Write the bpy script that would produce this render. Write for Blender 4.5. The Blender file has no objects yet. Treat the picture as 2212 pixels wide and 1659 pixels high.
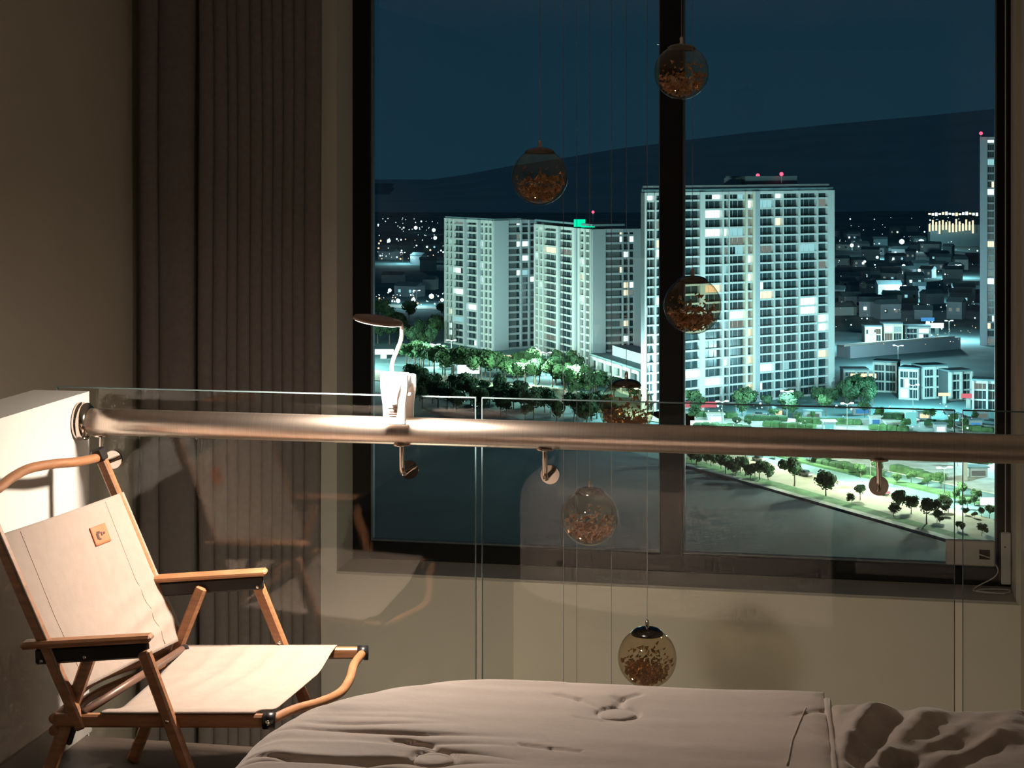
import bpy, math, random
from mathutils import Vector, Matrix, noise

sc = bpy.context.scene
COL = sc.collection
R_ = math.radians
rnd = random.Random(7)

# ------------------------------------------------------------------ camera
YAW, F_PX, EYE, HORIZON = R_(10.9), 2900.0, 1.64, 340.0
Q = 3830.0 / F_PX; F_CAM = F_PX * Q          # depths below are laid out in units of F_PX and stretched by Q
FW = Vector((-math.sin(YAW), math.cos(YAW), 0)); RT = Vector((math.cos(YAW), math.sin(YAW), 0))
cam_d = bpy.data.cameras.new('camera'); cam = bpy.data.objects.new('camera', cam_d); COL.objects.link(cam)
cam.location = (0, 0, EYE); cam.rotation_euler = (R_(90), 0, YAW)
cam_d.sensor_width = 36.0; cam_d.lens = F_CAM / 2212 * 36.0
cam_d.shift_y = -(829.5 - HORIZON) / 2212
cam_d.clip_start = 0.05; cam_d.clip_end = 12000
sc.camera = cam

# ------------------------------------------------------------------ world, exposure
world = bpy.data.worlds.new('night_sky'); sc.world = world; world.use_nodes = True
wn = world.node_tree; wn.nodes.clear()
w_out = wn.nodes.new('ShaderNodeOutputWorld'); w_bg = wn.nodes.new('ShaderNodeBackground')
w_tc = wn.nodes.new('ShaderNodeTexCoord'); w_sep = wn.nodes.new('ShaderNodeSeparateXYZ')
w_ramp = wn.nodes.new('ShaderNodeValToRGB'); w_ramp.color_ramp.elements[0].position = 0.0
w_ramp.color_ramp.elements[0].color = (0.0100, 0.0400, 0.0660, 1)
w_ramp.color_ramp.elements[1].position = 0.30; w_ramp.color_ramp.elements[1].color = (0.0062, 0.0235, 0.0420, 1)
wn.links.new(w_tc.outputs['Generated'], w_sep.inputs[0]); wn.links.new(w_sep.outputs['Z'], w_ramp.inputs[0])
wn.links.new(w_ramp.outputs[0], w_bg.inputs['Color']); wn.links.new(w_bg.outputs[0], w_out.inputs[0])
w_bg.inputs['Strength'].default_value = 0.76
vs = sc.view_settings
vs.view_transform = 'Standard'; vs.look = 'None'; vs.gamma = 1.0; vs.use_curve_mapping = False
vs.exposure = 0.0
sc.cycles.transparent_max_bounces = 20
sc.cycles.max_bounces = 6; sc.cycles.diffuse_bounces = 3; sc.cycles.glossy_bounces = 3; sc.cycles.transmission_bounces = 2
sc.cycles.adaptive_threshold = 0.07; sc.cycles.adaptive_min_samples = 16

LAMP_POWER = 46.0          # the clip lamp on the rail
LOWER_POWER = 18.0         # unseen fill light added under the gallery, lower floor
ROOM_POWER = 1.6           # weak unseen fill light added below the bedroom ceiling
CITY = 1.5

# ------------------------------------------------------------------ helpers
def K(lat, d, z):
    p = RT * lat + FW * (d * Q)
    return Vector((p.x, p.y, z))
def U(px, py, d):
    return K((px - 1106) / F_PX * d, d, EYE - (py - HORIZON) / F_PX * d)
def onY(px, py, Y):
    r = (px - 1106) / F_CAM; D = FW + RT * r; t = Y / D.y
    return Vector((D.x * t, Y, EYE + (HORIZON - py) / F_CAM * t))
GZ = -81.0
def G(px, py, dz=0.0):
    z = GZ + dz
    d = (EYE - z) * F_PX / (py - HORIZON)
    return K((px - 1106) / F_PX * d, d, z)

def obj(name, verts, faces, m, parent=None, smooth=False, base=None):
    me = bpy.data.meshes.new(name)
    if base is None:
        base = Vector(parent['_b']) if parent is not None and '_b' in parent else Vector((0, 0, 0))
    me.from_pydata([tuple(Vector(v) - base) for v in verts], [], faces)
    me.materials.append(m)
    if smooth:
        me.polygons.foreach_set('use_smooth', [True] * len(me.polygons))
    me.update()
    o = bpy.data.objects.new(name, me); COL.objects.link(o)
    if parent is not None:
        o.parent = parent; o['_b'] = tuple(base)
    return o

class MB:
    def __init__(s): s.v = []; s.f = []
    def add(s, v, f):
        n = len(s.v); s.v += [Vector(q) for q in v]; s.f += [tuple(i + n for i in q) for q in f]; return s
    def box(s, a, b):
        x0, y0, z0 = [min(p, q) for p, q in zip(a, b)]; x1, y1, z1 = [max(p, q) for p, q in zip(a, b)]
        return s.add([(x0,y0,z0),(x1,y0,z0),(x1,y1,z0),(x0,y1,z0),(x0,y0,z1),(x1,y0,z1),(x1,y1,z1),(x0,y1,z1)],
                     [(0,3,2,1),(4,5,6,7),(0,1,5,4),(1,2,6,5),(2,3,7,6),(3,0,4,7)])
    def obox(s, c, ax, ay, az):      # centre and three half-axis vectors
        c, ax, ay, az = map(Vector, (c, ax, ay, az)); v = []
        for k in (-1, 1):
            for i, j in ((-1,-1),(1,-1),(1,1),(-1,1)): v.append(c + ax*i + ay*j + az*k)
        f = [(0,3,2,1),(4,5,6,7),(0,1,5,4),(1,2,6,5),(2,3,7,6),(3,0,4,7)]
        if ax.cross(ay).dot(az) < 0: f = [q[::-1] for q in f]
        return s.add(v, f)
    def cbox(s, c, ax, ay, az, b):   # bevelled box: half-axes, bevel width b
        c, ax, ay, az = map(Vector, (c, ax, ay, az))
        L = [ax.length, ay.length, az.length]; n = [ax.normalized(), ay.normalized(), az.normalized()]
        v = []; idx = {}
        for sx in (-1, 1):
            for sy in (-1, 1):
                for sz in (-1, 1):
                    for k in range(3):
                        e = [L[0]-b, L[1]-b, L[2]-b]; e[k] = L[k]
                        idx[(sx, sy, sz, k)] = len(v); v.append(c + n[0]*e[0]*sx + n[1]*e[1]*sy + n[2]*e[2]*sz)
        f = []
        for k in range(3):
            o = [(1,2),(2,0),(0,1)][k]
            for sg in (-1, 1):
                q = []
                for a2, b2 in ((-1,-1),(1,-1),(1,1),(-1,1)):
                    t = [0,0,0]; t[k] = sg; t[o[0]] = a2; t[o[1]] = b2; q.append(idx[(t[0],t[1],t[2],k)])
                f.append(tuple(q) if sg > 0 else tuple(q[::-1]))
        for k in range(3):            # edges along axis k
            o = [(1,2),(2,0),(0,1)][k]
            for a2 in (-1, 1):
                for b2 in (-1, 1):
                    t0 = [0,0,0]; t0[k] = -1; t0[o[0]] = a2; t0[o[1]] = b2; t1 = list(t0); t1[k] = 1
                    f.append((idx[(*t0,o[0])], idx[(*t1,o[0])], idx[(*t1,o[1])], idx[(*t0,o[1])]))
        for sx in (-1, 1):
            for sy in (-1, 1):
                for sz in (-1, 1): f.append((idx[(sx,sy,sz,0)], idx[(sx,sy,sz,1)], idx[(sx,sy,sz,2)]))
        # make every face look outwards
        g = []
        for q in f:
            m = sum((v[i] for i in q), Vector()) / len(q); nn = (v[q[1]]-v[q[0]]).cross(v[q[2]]-v[q[0]])
            g.append(q if nn.dot(m - c) >= 0 else q[::-1])
        return s.add(v, g)
    def bar(s, p0, p1, w, h, side, b=0.002):   # bevelled bar p0-p1, full width w along side, full height h
        p0, p1, side = Vector(p0), Vector(p1), Vector(side).normalized()
        d = (p1 - p0); L = d.length; d.normalize(); side = (side - d * side.dot(d)).normalized(); up = d.cross(side)
        return s.cbox((p0+p1)/2, d*L/2, side*w/2, up*h/2, b)
    def tube(s, pts, r, n=10, cap=True):
        pts = [Vector(p) for p in pts]; rr = r if isinstance(r, (list, tuple)) else [r]*len(pts)
        base = len(s.v); prev = None
        for i, p in enumerate(pts):
            t = (pts[min(i+1, len(pts)-1)] - pts[max(i-1, 0)]).normalized()
            if prev is None:
                a = Vector((0,0,1)) if abs(t.z) < 0.9 else Vector((1,0,0))
                u = t.cross(a).normalized()
            else:
                u = (prev - t*prev.dot(t)).normalized()
            prev = u; w = t.cross(u)
            for k in range(n):
                an = 2*math.pi*k/n; s.v.append(p + (u*math.cos(an) + w*math.sin(an))*rr[i])
        m = len(pts)
        for i in range(m-1):
            for k in range(n):
                a = base+i*n+k; b2 = base+i*n+(k+1)%n; s.f.append((a, b2, b2+n, a+n))
        if cap:
            s.f.append(tuple(base+k for k in range(n))[::-1]); s.f.append(tuple(base+(m-1)*n+k for k in range(n)))
        return s
    def lathe(s, prof, c, n=24, axis=(0,0,1)):   # prof: (radius, height) pairs
        c = Vector(c); ax = Vector(axis).normalized(); a = Vector((1,0,0)) if abs(ax.x) < 0.9 else Vector((0,1,0))
        u = ax.cross(a).normalized(); w = ax.cross(u); base = len(s.v)
        for r, h in prof:
            for k in range(n):
                an = 2*math.pi*k/n; s.v.append(c + ax*h + (u*math.cos(an)+w*math.sin(an))*max(r, 1e-5))
        for i in range(len(prof)-1):
            for k in range(n):
                a2 = base+i*n+k; b2 = base+i*n+(k+1)%n; s.f.append((a2, b2, b2+n, a2+n))
        return s
    def prism(s, poly, z0, z1):
        n = len(poly); base = len(s.v)
        ar = sum(poly[i][0]*poly[(i+1)%n][1]-poly[(i+1)%n][0]*poly[i][1] for i in range(n))
        if ar < 0: poly = poly[::-1]
        for z in (z0, z1): s.v += [Vector((p[0], p[1], z)) for p in poly]
        s.f.append(tuple(base+i for i in range(n))[::-1]); s.f.append(tuple(base+n+i for i in range(n)))
        for i in range(n): s.f.append((base+i, base+(i+1)%n, base+n+(i+1)%n, base+n+i))
        return s
    def sheet(s, fn, nu, nv, th):     # closed cloth shell of thickness th from fn(u,v)
        P = [[Vector(fn(i/nu, j/nv)) for j in range(nv+1)] for i in range(nu+1)]
        base = len(s.v); N = []
        for i in range(nu+1):
            row = []
            for j in range(nv+1):
                du = P[min(i+1,nu)][j]-P[max(i-1,0)][j]; dv = P[i][min(j+1,nv)]-P[i][max(j-1,0)]
                row.append(du.cross(dv).normalized())
            N.append(row)
        for sg in (0.5, -0.5):
            for i in range(nu+1):
                for j in range(nv+1): s.v.append(P[i][j] + N[i][j]*th*sg)
        q = (nu+1)*(nv+1); I = lambda i, j, l: base + l*q + i*(nv+1) + j
        for i in range(nu):
            for j in range(nv):
                s.f.append((I(i,j,0),I(i+1,j,0),I(i+1,j+1,0),I(i,j+1,0))); s.f.append((I(i,j,1),I(i,j+1,1),I(i+1,j+1,1),I(i+1,j,1)))
        for i in range(nu):
            s.f.append((I(i,0,0),I(i,0,1),I(i+1,0,1),I(i+1,0,0))); s.f.append((I(i,nv,0),I(i+1,nv,0),I(i+1,nv,1),I(i,nv,1)))
        for j in range(nv):
            s.f.append((I(0,j,0),I(0,j+1,0),I(0,j+1,1),I(0,j,1))); s.f.append((I(nu,j,0),I(nu,j,1),I(nu,j+1,1),I(nu,j+1,0)))
        return s
    def build(s, name, m, parent=None, smooth=False):
        return obj(name, s.v, s.f, m, parent, smooth)

def tag(o, label=None, cat=None, group=None, kind=None):
    if label: o['label'] = label
    if cat: o['category'] = cat
    if group: o['group'] = group
    if kind: o['kind'] = kind
    return o
def thing(name, loc, label=None, cat=None, group=None, kind=None):
    o = bpy.data.objects.new(name, None); COL.objects.link(o); o.location = loc; o['_b'] = tuple(loc)
    o.empty_display_size = 0.05
    return tag(o, label, cat, group, kind)
def copy_tree(o, parent=None):
    c = o.copy(); COL.objects.link(c)
    if parent is not None: c.parent = parent
    for ch in o.children:
        if ch.type != 'LIGHT': copy_tree(ch, c)
    return c
def spline(pts, n=8):                 # Catmull-Rom through pts
    pts = [Vector(p) for p in pts]; q = [pts[0]*2-pts[1]] + pts + [pts[-1]*2-pts[-2]]; out = []
    for i in range(1, len(q)-2):
        for k in range(n):
            t = k/n; a, b, c, d = q[i-1:i+3]
            out.append(0.5*((2*b)+(c-a)*t+(2*a-5*b+4*c-d)*t*t+(3*b-a-3*c+d)*t**3))
    return out + [pts[-1]]
def sstep(a, b, x):
    t = max(0.0, min(1.0, (x-a)/(b-a))); return t*t*(3-2*t)

# ------------------------------------------------------------------ materials
def mat(name, col, rough=0.6, metal=0.0, var=0.0, scale=8.0, bump=0.0, bscale=None, sheen=0.0, stretch=None, emit=0.0, col2=None, spec=0.5):
    m = bpy.data.materials.new(name); m.use_nodes = True; nt = m.node_tree; b = nt.nodes['Principled BSDF']
    b.inputs['Base Color'].default_value = (*col, 1); b.inputs['Roughness'].default_value = rough; b.inputs['Metallic'].default_value = metal
    b.inputs['Specular IOR Level'].default_value = spec
    if sheen: b.inputs['Sheen Weight'].default_value = sheen; b.inputs['Sheen Roughness'].default_value = 0.4
    if emit:
        b.inputs['Emission Color'].default_value = (*col, 1); b.inputs['Emission Strength'].default_value = emit
    if var or bump or col2:
        tc = nt.nodes.new('ShaderNodeTexCoord'); mp = nt.nodes.new('ShaderNodeMapping')
        nt.links.new(tc.outputs['Object'], mp.inputs[0])
        if stretch: mp.inputs['Scale'].default_value = stretch
        nz = nt.nodes.new('ShaderNodeTexNoise'); nz.inputs['Scale'].default_value = scale; nz.inputs['Detail'].default_value = 5
        nt.links.new(mp.outputs[0], nz.inputs['Vector'])
        if var or col2:
            rp = nt.nodes.new('ShaderNodeValToRGB'); rp.color_ramp.elements[0].position = 0.3; rp.color_ramp.elements[1].position = 0.7
            lo = col2 if col2 else tuple(c*(1-var) for c in col); hi = col if col2 else tuple(min(1, c*(1+var)) for c in col)
            rp.color_ramp.elements[0].color = (*lo, 1); rp.color_ramp.elements[1].color = (*hi, 1)
            nt.links.new(nz.outputs['Fac'], rp.inputs[0]); nt.links.new(rp.outputs[0], b.inputs['Base Color'])
        if bump:
            n2 = nt.nodes.new('ShaderNodeTexNoise'); n2.inputs['Scale'].default_value = bscale or scale; n2.inputs['Detail'].default_value = 4
            nt.links.new(mp.outputs[0], n2.inputs['Vector'])
            bp = nt.nodes.new('ShaderNodeBump'); bp.inputs['Strength'].default_value = bump; bp.inputs['Distance'].default_value = 0.01
            nt.links.new(n2.outputs['Fac'], bp.inputs['Height']); nt.links.new(bp.outputs[0], b.inputs['Normal'])
    return m
def emis(name, col, s):
    m = bpy.data.materials.new(name); m.use_nodes = True; nt = m.node_tree; nt.nodes.clear()
    o = nt.nodes.new('ShaderNodeOutputMaterial'); e = nt.nodes.new('ShaderNodeEmission')
    e.inputs[0].default_value = (*col, 1); e.inputs[1].default_value = s; nt.links.new(e.outputs[0], o.inputs[0]); return m
def glass(name, tint, f0=0.045, rough=0.0, edge=1.0):
    m = bpy.data.materials.new(name); m.use_nodes = True; nt = m.node_tree; nt.nodes.clear()
    o = nt.nodes.new('ShaderNodeOutputMaterial'); mx = nt.nodes.new('ShaderNodeMixShader')
    tr = nt.nodes.new('ShaderNodeBsdfTransparent'); gl = nt.nodes.new('ShaderNodeBsdfGlossy')
    tr.inputs[0].default_value = (*tint, 1); gl.inputs['Roughness'].default_value = rough
    lw = nt.nodes.new('ShaderNodeLayerWeight'); lw.inputs['Blend'].default_value = 0.5
    pw = nt.nodes.new('ShaderNodeMath'); pw.operation = 'POWER'; pw.inputs[1].default_value = 5.0
    ml = nt.nodes.new('ShaderNodeMath'); ml.operation = 'MULTIPLY_ADD'; ml.inputs[1].default_value = (1-f0)*edge; ml.inputs[2].default_value = f0
    nt.links.new(lw.outputs['Facing'], pw.inputs[0]); nt.links.new(pw.outputs[0], ml.inputs[0]); nt.links.new(ml.outputs[0], mx.inputs[0])
    nt.links.new(tr.outputs[0], mx.inputs[1]); nt.links.new(gl.outputs[0], mx.inputs[2]); nt.links.new(mx.outputs[0], o.inputs[0]); return m

M = {}
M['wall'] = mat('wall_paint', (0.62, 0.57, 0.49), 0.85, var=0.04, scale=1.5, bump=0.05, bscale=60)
M['baseboard'] = mat('grey_baseboard', (0.30, 0.28, 0.25), 0.6, var=0.05, scale=6)
M['pale_panel'] = mat('pale_panel_surface', (0.82, 0.75, 0.63), 0.85, var=0.04, scale=1.5, bump=0.05, bscale=60)
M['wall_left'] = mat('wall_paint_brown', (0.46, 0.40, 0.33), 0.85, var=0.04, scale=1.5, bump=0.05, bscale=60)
M['white_wall'] = mat('parapet_paint', (0.62, 0.595, 0.555), 0.8, var=0.02, scale=2.0, bump=0.05, bscale=50)
M['ceiling'] = mat('ceiling_paint', (0.70, 0.67, 0.62), 0.9, var=0.02)
M['floor'] = mat('dark_floor', (0.060, 0.045, 0.035), 0.5, var=0.25, scale=4, stretch=(1, 12, 1), bump=0.05)
M['lower_floor'] = mat('stone_floor', (0.42, 0.38, 0.33), 0.4, var=0.1, scale=2)
M['sill'] = mat('sill_stone', (0.40, 0.37, 0.32), 0.5, var=0.06, scale=6)
M['frame'] = mat('black_aluminium', (0.006, 0.006, 0.0065), 0.5, 0.0, var=0.1, scale=20, spec=0.25)
M['gasket'] = mat('grey_gasket', (0.16, 0.20, 0.22), 0.4, 0.2, var=0.1, scale=20)
M['curtain'] = mat('curtain_cloth', (0.175, 0.145, 0.135), 0.95, var=0.08, scale=40, bump=0.15, bscale=300, sheen=0.1)
M['steel'] = mat('brushed_steel', (0.68, 0.575, 0.50), 0.34, 1.0, var=0.08, scale=6, stretch=(60, 1, 1), bump=0.02, bscale=40)
M['chrome'] = mat('chrome', (0.66, 0.58, 0.52), 0.10, 1.0, var=0.04, scale=12)
M['pane'] = glass('window_glass', (0.95, 0.98, 0.98), 0.030)
M['panel'] = glass('balustrade_glass', (0.94, 0.965, 0.95), 0.045)
M['edge'] = mat('polished_glass_edge', (0.16, 0.23, 0.24), 0.25, 0.0, var=0.05, scale=15)
M['beech'] = mat('beech_wood', (0.30, 0.135, 0.060), 0.45, var=0.22, scale=14, stretch=(1, 1, 7), bump=0.04)
M['black_plastic'] = mat('black_plastic', (0.012, 0.011, 0.011), 0.35, var=0.1, scale=20)
M['dark_wood'] = mat('walnut_wood', (0.13, 0.065, 0.040), 0.45, var=0.25, scale=14, stretch=(1, 1, 6), bump=0.04)
M['rivet'] = mat('steel_rivet', (0.75, 0.72, 0.68), 0.2, 1.0, var=0.03)
M['canvas'] = mat('natural_canvas', (0.30, 0.235, 0.195), 0.9, var=0.05, scale=30, bump=0.25, bscale=500, sheen=0.1)
M['leather'] = mat('rust_leather', (0.42, 0.13, 0.055), 0.6, var=0.15, scale=40, bump=0.1)
M['ink'] = mat('dark_print', (0.05, 0.02, 0.015), 0.7, var=0.1)
M['stitch'] = mat('canvas_thread', (0.29, 0.225, 0.185), 0.9, var=0.08)
M['velvet'] = mat('taupe_velvet', (0.70, 0.575, 0.51), 0.85, var=0.07, scale=5, bump=0.12, bscale=35, sheen=0.45)
M['velvet2'] = mat('taupe_velvet_blanket', (0.54, 0.44, 0.385), 0.85, var=0.10, scale=9, bump=0.18, bscale=45, sheen=0.45)
M['bedbase'] = mat('bed_base_cloth', (0.10, 0.08, 0.07), 0.9, var=0.1)
M['plastic'] = mat('white_plastic', (0.86, 0.80, 0.76), 0.4, var=0.02, scale=10)
M['plastic_box'] = mat('off_white_plastic', (0.60, 0.55, 0.50), 0.45, var=0.03, scale=10)
M['lamp_top'] = mat('rose_lamp_shell', (0.42, 0.27, 0.22), 0.4, var=0.05, scale=10)
M['led'] = emis('led_diffuser', (1.0, 0.88, 0.72), 6.0)
M['globe'] = glass('smoked_amber_glass', (0.85, 0.765, 0.64), 0.065, edge=1.0)
M['cap'] = mat('dark_chrome_cap', (0.16, 0.14, 0.13), 0.18, 1.0, var=0.05, scale=12)
M['foil'] = mat('copper_foil', (0.78, 0.46, 0.27), 0.30, 1.0, var=0.35, scale=120)
M['wire'] = mat('steel_wire', (0.30, 0.29, 0.28), 0.4, 0.5, var=0.05)
# outdoors
M['ground'] = mat('night_ground', (0.22, 0.42, 0.44), 0.95, scale=0.03, col2=(0.10, 0.21, 0.23))
M['field'] = mat('dark_field', (0.050, 0.105, 0.150), 0.95, scale=0.05, col2=(0.034, 0.075, 0.110))
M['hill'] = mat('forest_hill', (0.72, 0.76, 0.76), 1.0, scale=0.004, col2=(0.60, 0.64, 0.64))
M['road'] = mat('asphalt', (0.34, 0.33, 0.25), 0.8, var=0.15, scale=0.3)
M['paving'] = mat('pale_paving', (0.42, 0.44, 0.40), 0.8, var=0.3, scale=0.25)
M['grass'] = mat('verge_grass', (0.10, 0.24, 0.10), 0.95, var=0.4, scale=0.5)
M['leaf'] = mat('tree_leaves', (0.035, 0.095, 0.042), 0.9, var=0.5, scale=0.8)
M['leaf2'] = mat('tree_leaves_bright', (0.060, 0.145, 0.055), 0.9, var=0.5, scale=0.8)
M['bark'] = mat('tree_bark', (0.16, 0.13, 0.10), 0.9, var=0.2, scale=3)
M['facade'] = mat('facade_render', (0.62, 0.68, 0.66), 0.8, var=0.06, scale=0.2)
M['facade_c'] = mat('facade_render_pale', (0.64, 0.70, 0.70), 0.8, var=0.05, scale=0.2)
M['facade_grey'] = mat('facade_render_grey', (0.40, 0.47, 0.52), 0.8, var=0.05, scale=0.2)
M['facade_core'] = mat('facade_render_cream', (0.74, 0.70, 0.58), 0.8, var=0.05, scale=0.2)
M['shell'] = mat('facade_recess', (0.10, 0.13, 0.14), 0.8, var=0.1, scale=0.2)
M['dark_pane'] = mat('dark_window', (0.02, 0.045, 0.055), 0.2, var=0.3, scale=0.4)
M['lit_white'] = emis('lit_window_white', (0.85, 1.0, 0.95), 2.2)
M['lit_warm'] = emis('lit_window_warm', (1.0, 0.80, 0.52), 1.6)
M['lit_cyan'] = emis('lit_window_cyan', (0.45, 0.90, 0.95), 0.8)
M['lit_dim'] = emis('lit_window_dim', (0.55, 0.62, 0.55), 0.35)
M['red_light'] = emis('red_beacon', (1.0, 0.05, 0.10), 4.0)
M['green_sign'] = emis('green_sign_light', (0.0, 0.85, 0.42), 1.2)
M['sign_white'] = emis('sign_white', (0.9, 1.0, 1.0), 1.6)
M['sign_blue'] = emis('sign_blue', (0.10, 0.45, 0.95), 0.8)
M['sign_red'] = emis('sign_red', (1.0, 0.22, 0.28), 0.9)
M['sign_warm'] = emis('sign_warm', (1.0, 0.78, 0.50), 1.5)
M['sign_cyan'] = emis('sign_cyan', (0.30, 0.95, 0.95), 1.0)
M['street_head'] = emis('street_lamp_light', (0.88, 1.0, 0.97), 3.0)
M['pole'] = mat('galvanised_pole', (0.5, 0.52, 0.5), 0.5, 0.3, var=0.05)
M['roof'] = mat('flat_roof', (0.15, 0.26, 0.29), 0.9, var=0.2, scale=0.2)
M['car'] = mat('car_paint', (0.30, 0.30, 0.32), 0.3, 0.3, var=0.05)

# ------------------------------------------------------------------ room shell
YR, YG = 4.688, 4.781                                     # handrail line, glass line
YF, YW, YNEAR = 8.217, 8.519, -1.6                       # far wall face, window plane, near wall
XL, XR = onY(300, 0, YF).x, 0.735                        # left and right wall
ZC, ZLOW = 2.75, -2.75
WX0, WX1 = onY(765, 0, YW).x, XR-0.02; WZ0 = -0.347
FX = [onY(p_, 0, YW).x for p_ in (802, 1427, 1475, 2153)]
def struct(o): return tag(o, kind='structure')
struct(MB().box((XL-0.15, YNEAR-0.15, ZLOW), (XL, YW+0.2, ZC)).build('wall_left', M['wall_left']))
struct(MB().box((XR, YNEAR-0.15, ZLOW), (XR+0.15, YW+0.2, ZC)).build('wall_right', M['wall']))
struct(MB().box((XL, YNEAR-0.15, ZLOW), (XR, YNEAR, ZC)).build('wall_near', M['wall']))
far = MB()
far.box((XL, YF, ZLOW), (WX0, YW+0.15, ZC)); far.box((WX0, YF, ZLOW), (XR, YW+0.15, WZ0-0.012)); far.box((WX1, YF, WZ0-0.012), (XR, YW+0.15, ZC))
far.box((WX0, YF, 2.62), (WX1, YW+0.15, ZC))
struct(far.build('wall_far', M['wall']))
struct(MB().box((XL-0.15, YNEAR-0.15, ZC), (XR+0.15, YW+0.2, ZC+0.12)).build('ceiling', M['ceiling']))
struct(MB().box((XL-0.15, YNEAR-0.15, ZLOW-0.1), (XR+0.15, YW+0.2, ZLOW)).build('floor_lower', M['lower_floor']))
PX_ = -2.150
flo = MB().box((PX_-0.17, YNEAR, -0.22), (XR, YR+0.02, 0.0))
struct(flo.build('floor', M['floor']))
# low parapet wall at the left, ending at the glass line
struct(MB().box((PX_-0.17, 2.2, -0.4), (PX_, YG-0.022, 0.970)).build('wall_parapet', M['white_wall']))
struct(MB().box((PX_, 2.2, 0.0), (PX_+0.012, YG-0.03, 0.085)).build('baseboard_parapet', M['baseboard']))
struct(MB().box((WX0-0.0, YF-0.012, WZ0-0.012), (WX1, YW+0.06, WZ0)).build('trim_1', M['sill']))

struct(MB().box((onY(1110, 0, YF).x, YF-0.006, ZLOW), (XR, YF, WZ0-0.014)).build('pale_wall_panel', M['pale_panel']))  # thin panel below the window, paler than the rest of the wall
# window: frame members, panes
win = thing('window_1', (0.0, YW, WZ0), kind='structure')
ZT = 2.62
def fr(name, a, b, m=None): return MB().cbox((Vector(a)+Vector(b))/2, Vector(((b[0]-a[0])/2,0,0)), Vector((0,(b[1]-a[1])/2,0)), Vector((0,0,(b[2]-a[2])/2)), 0.004).build(name, m or M['frame'], win)
fr('frame_stile', (WX0, YW-0.03, WZ0), (FX[0], YW+0.06, ZT))
fr('frame_stile', (FX[3], YW-0.03, WZ0), (WX1, YW+0.06, ZT))
fr('frame_mullion', (FX[1], YW-0.035, WZ0+0.08), (FX[2], YW+0.06, ZT-0.07))
fr('frame_rail', (FX[0], YW-0.03, WZ0), (FX[3], YW+0.06, WZ0+0.085))
fr('frame_rail', (FX[0], YW-0.03, ZT-0.07), (FX[3], YW+0.06, ZT))
for x0, x1 in ((FX[0], FX[1]), (FX[2], FX[3])):
    p = MB().box((x0, YW+0.012, WZ0+0.085), (x1, YW+0.020, ZT-0.07)).build('window_pane', M['pane'], win)
    g = MB()
    for a, b in (((x0, YW-0.004, WZ0+0.085), (x0+0.010, YW+0.03, ZT-0.07)), ((x1-0.008, YW-0.004, WZ0+0.085), (x1, YW+0.03, ZT-0.07)),
                 ((x0+0.010, YW-0.004, WZ0+0.085), (x1-0.008, YW+0.03, WZ0+0.093))): g.box(a, b)
    g.build('gasket', M['gasket'], p)

# ------------------------------------------------------------------ curtains in the left corner
def curtain(name, label, pxs, Y, amp, z0, z1, seed):
    # pxs: crease positions across; cloth bulges between creases
    xs = [onY(p, 500, Y).x for p in pxs]; pts = []
    for a, b in zip(xs, xs[1:]):
        n = 10; w = b - a
        for k in range(n):
            t = k/n; pts.append((a + w*(0.5-0.5*math.cos(math.pi*t))*1.0, math.sin(math.pi*t)**0.55*min(amp, w*0.55)))
    pts.append((xs[-1], 0.0))
    n = len(pts)-1
    def fn(u, v):
        i = min(int(u*n+1e-6), n); x, dpt = pts[i]; z = z0 + (z1-z0)*v
        sway = 0.010*noise.noise(Vector((x*3, z*0.8, seed))) + 0.016*(0.5-v)*noise.noise(Vector((x*6, seed, 0)))
        return Vector((x + sway, Y - dpt + 0.008*noise.noise(Vector((x*9, z*0.9, seed+3))), z))
    o = MB().sheet(fn, n, 40, 0.003).build(name, M['curtain'], None, True)
    return tag(o, label, 'curtain')
curtain('curtain', 'dark brown pleated curtain stacked beside the window frame', [432, 464, 493, 514, 541, 566, 589, 612, 636, 661, 694], 8.03, 0.085, ZLOW+0.02, ZC-0.01, 1.0)
curtain('curtain', 'narrow dark curtain panel with two flat folds next to the plain left wall', [306, 347, 426], 8.09, 0.05, ZLOW+0.02, ZC-0.01, 5.0)

# ------------------------------------------------------------------ glass balustrade and handrail
def panel(x0, x1, label):
    t = thing('glass_panel', ((x0+x1)/2, YG, -0.12), label, 'glass panel', 'balustrade glass panels')
    MB().box((x0, YG, -0.12), (x1, YG+0.010, 0.976)).build('pane', M['panel'], t)
    e = MB(); e.box((x0, YG-0.0005, 0.976), (x1, YG+0.0105, 0.9785))
    e.box((x0-0.0022, YG-0.0005, -0.12), (x0, YG+0.0105, 0.9785)); e.box((x1, YG-0.0005, -0.12), (x1+0.0022, YG+0.0105, 0.9785))
    e.build('polished_edge', M['edge'], t)
gx = [onY(p_, 1000, YG).x for p_ in (1026, 1042, 2061, 2081)]
panel(PX_-0.11, gx[0], 'clear glass balustrade panel behind the chair, nearest the low white wall')
panel(gx[1], gx[2], 'wide middle glass balustrade panel in front of the hanging globes')
panel(gx[3], XR-0.004, 'rightmost glass balustrade panel, cut by the right edge of the picture')
ZR, RR = 0.895, 0.0372
xf = PX_+0.002
hr = thing('handrail', (-0.7, YR, ZR), 'thick round brushed steel handrail running across in front of the glass', 'handrail')
MB().tube([(xf+0.02, YR, ZR)] + [(xf+0.02+(XR-0.002-xf-0.02)*i/24, YR, ZR) for i in range(1, 25)], RR, 40).build('rail', M['steel'], hr, True)
fl = MB().lathe([(0.0, 0.0), (0.052, 0.0), (0.054, 0.004), (0.054, 0.010), (0.050, 0.014), (0.052, 0.018), (0.052, 0.026), (0.047, 0.031), (0.043, 0.036), (0.0372, 0.037)], (xf-0.002, YR, ZR), 40, (1, 0, 0))
fl.build('end_flange', M['chrome'], hr, True)
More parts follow.
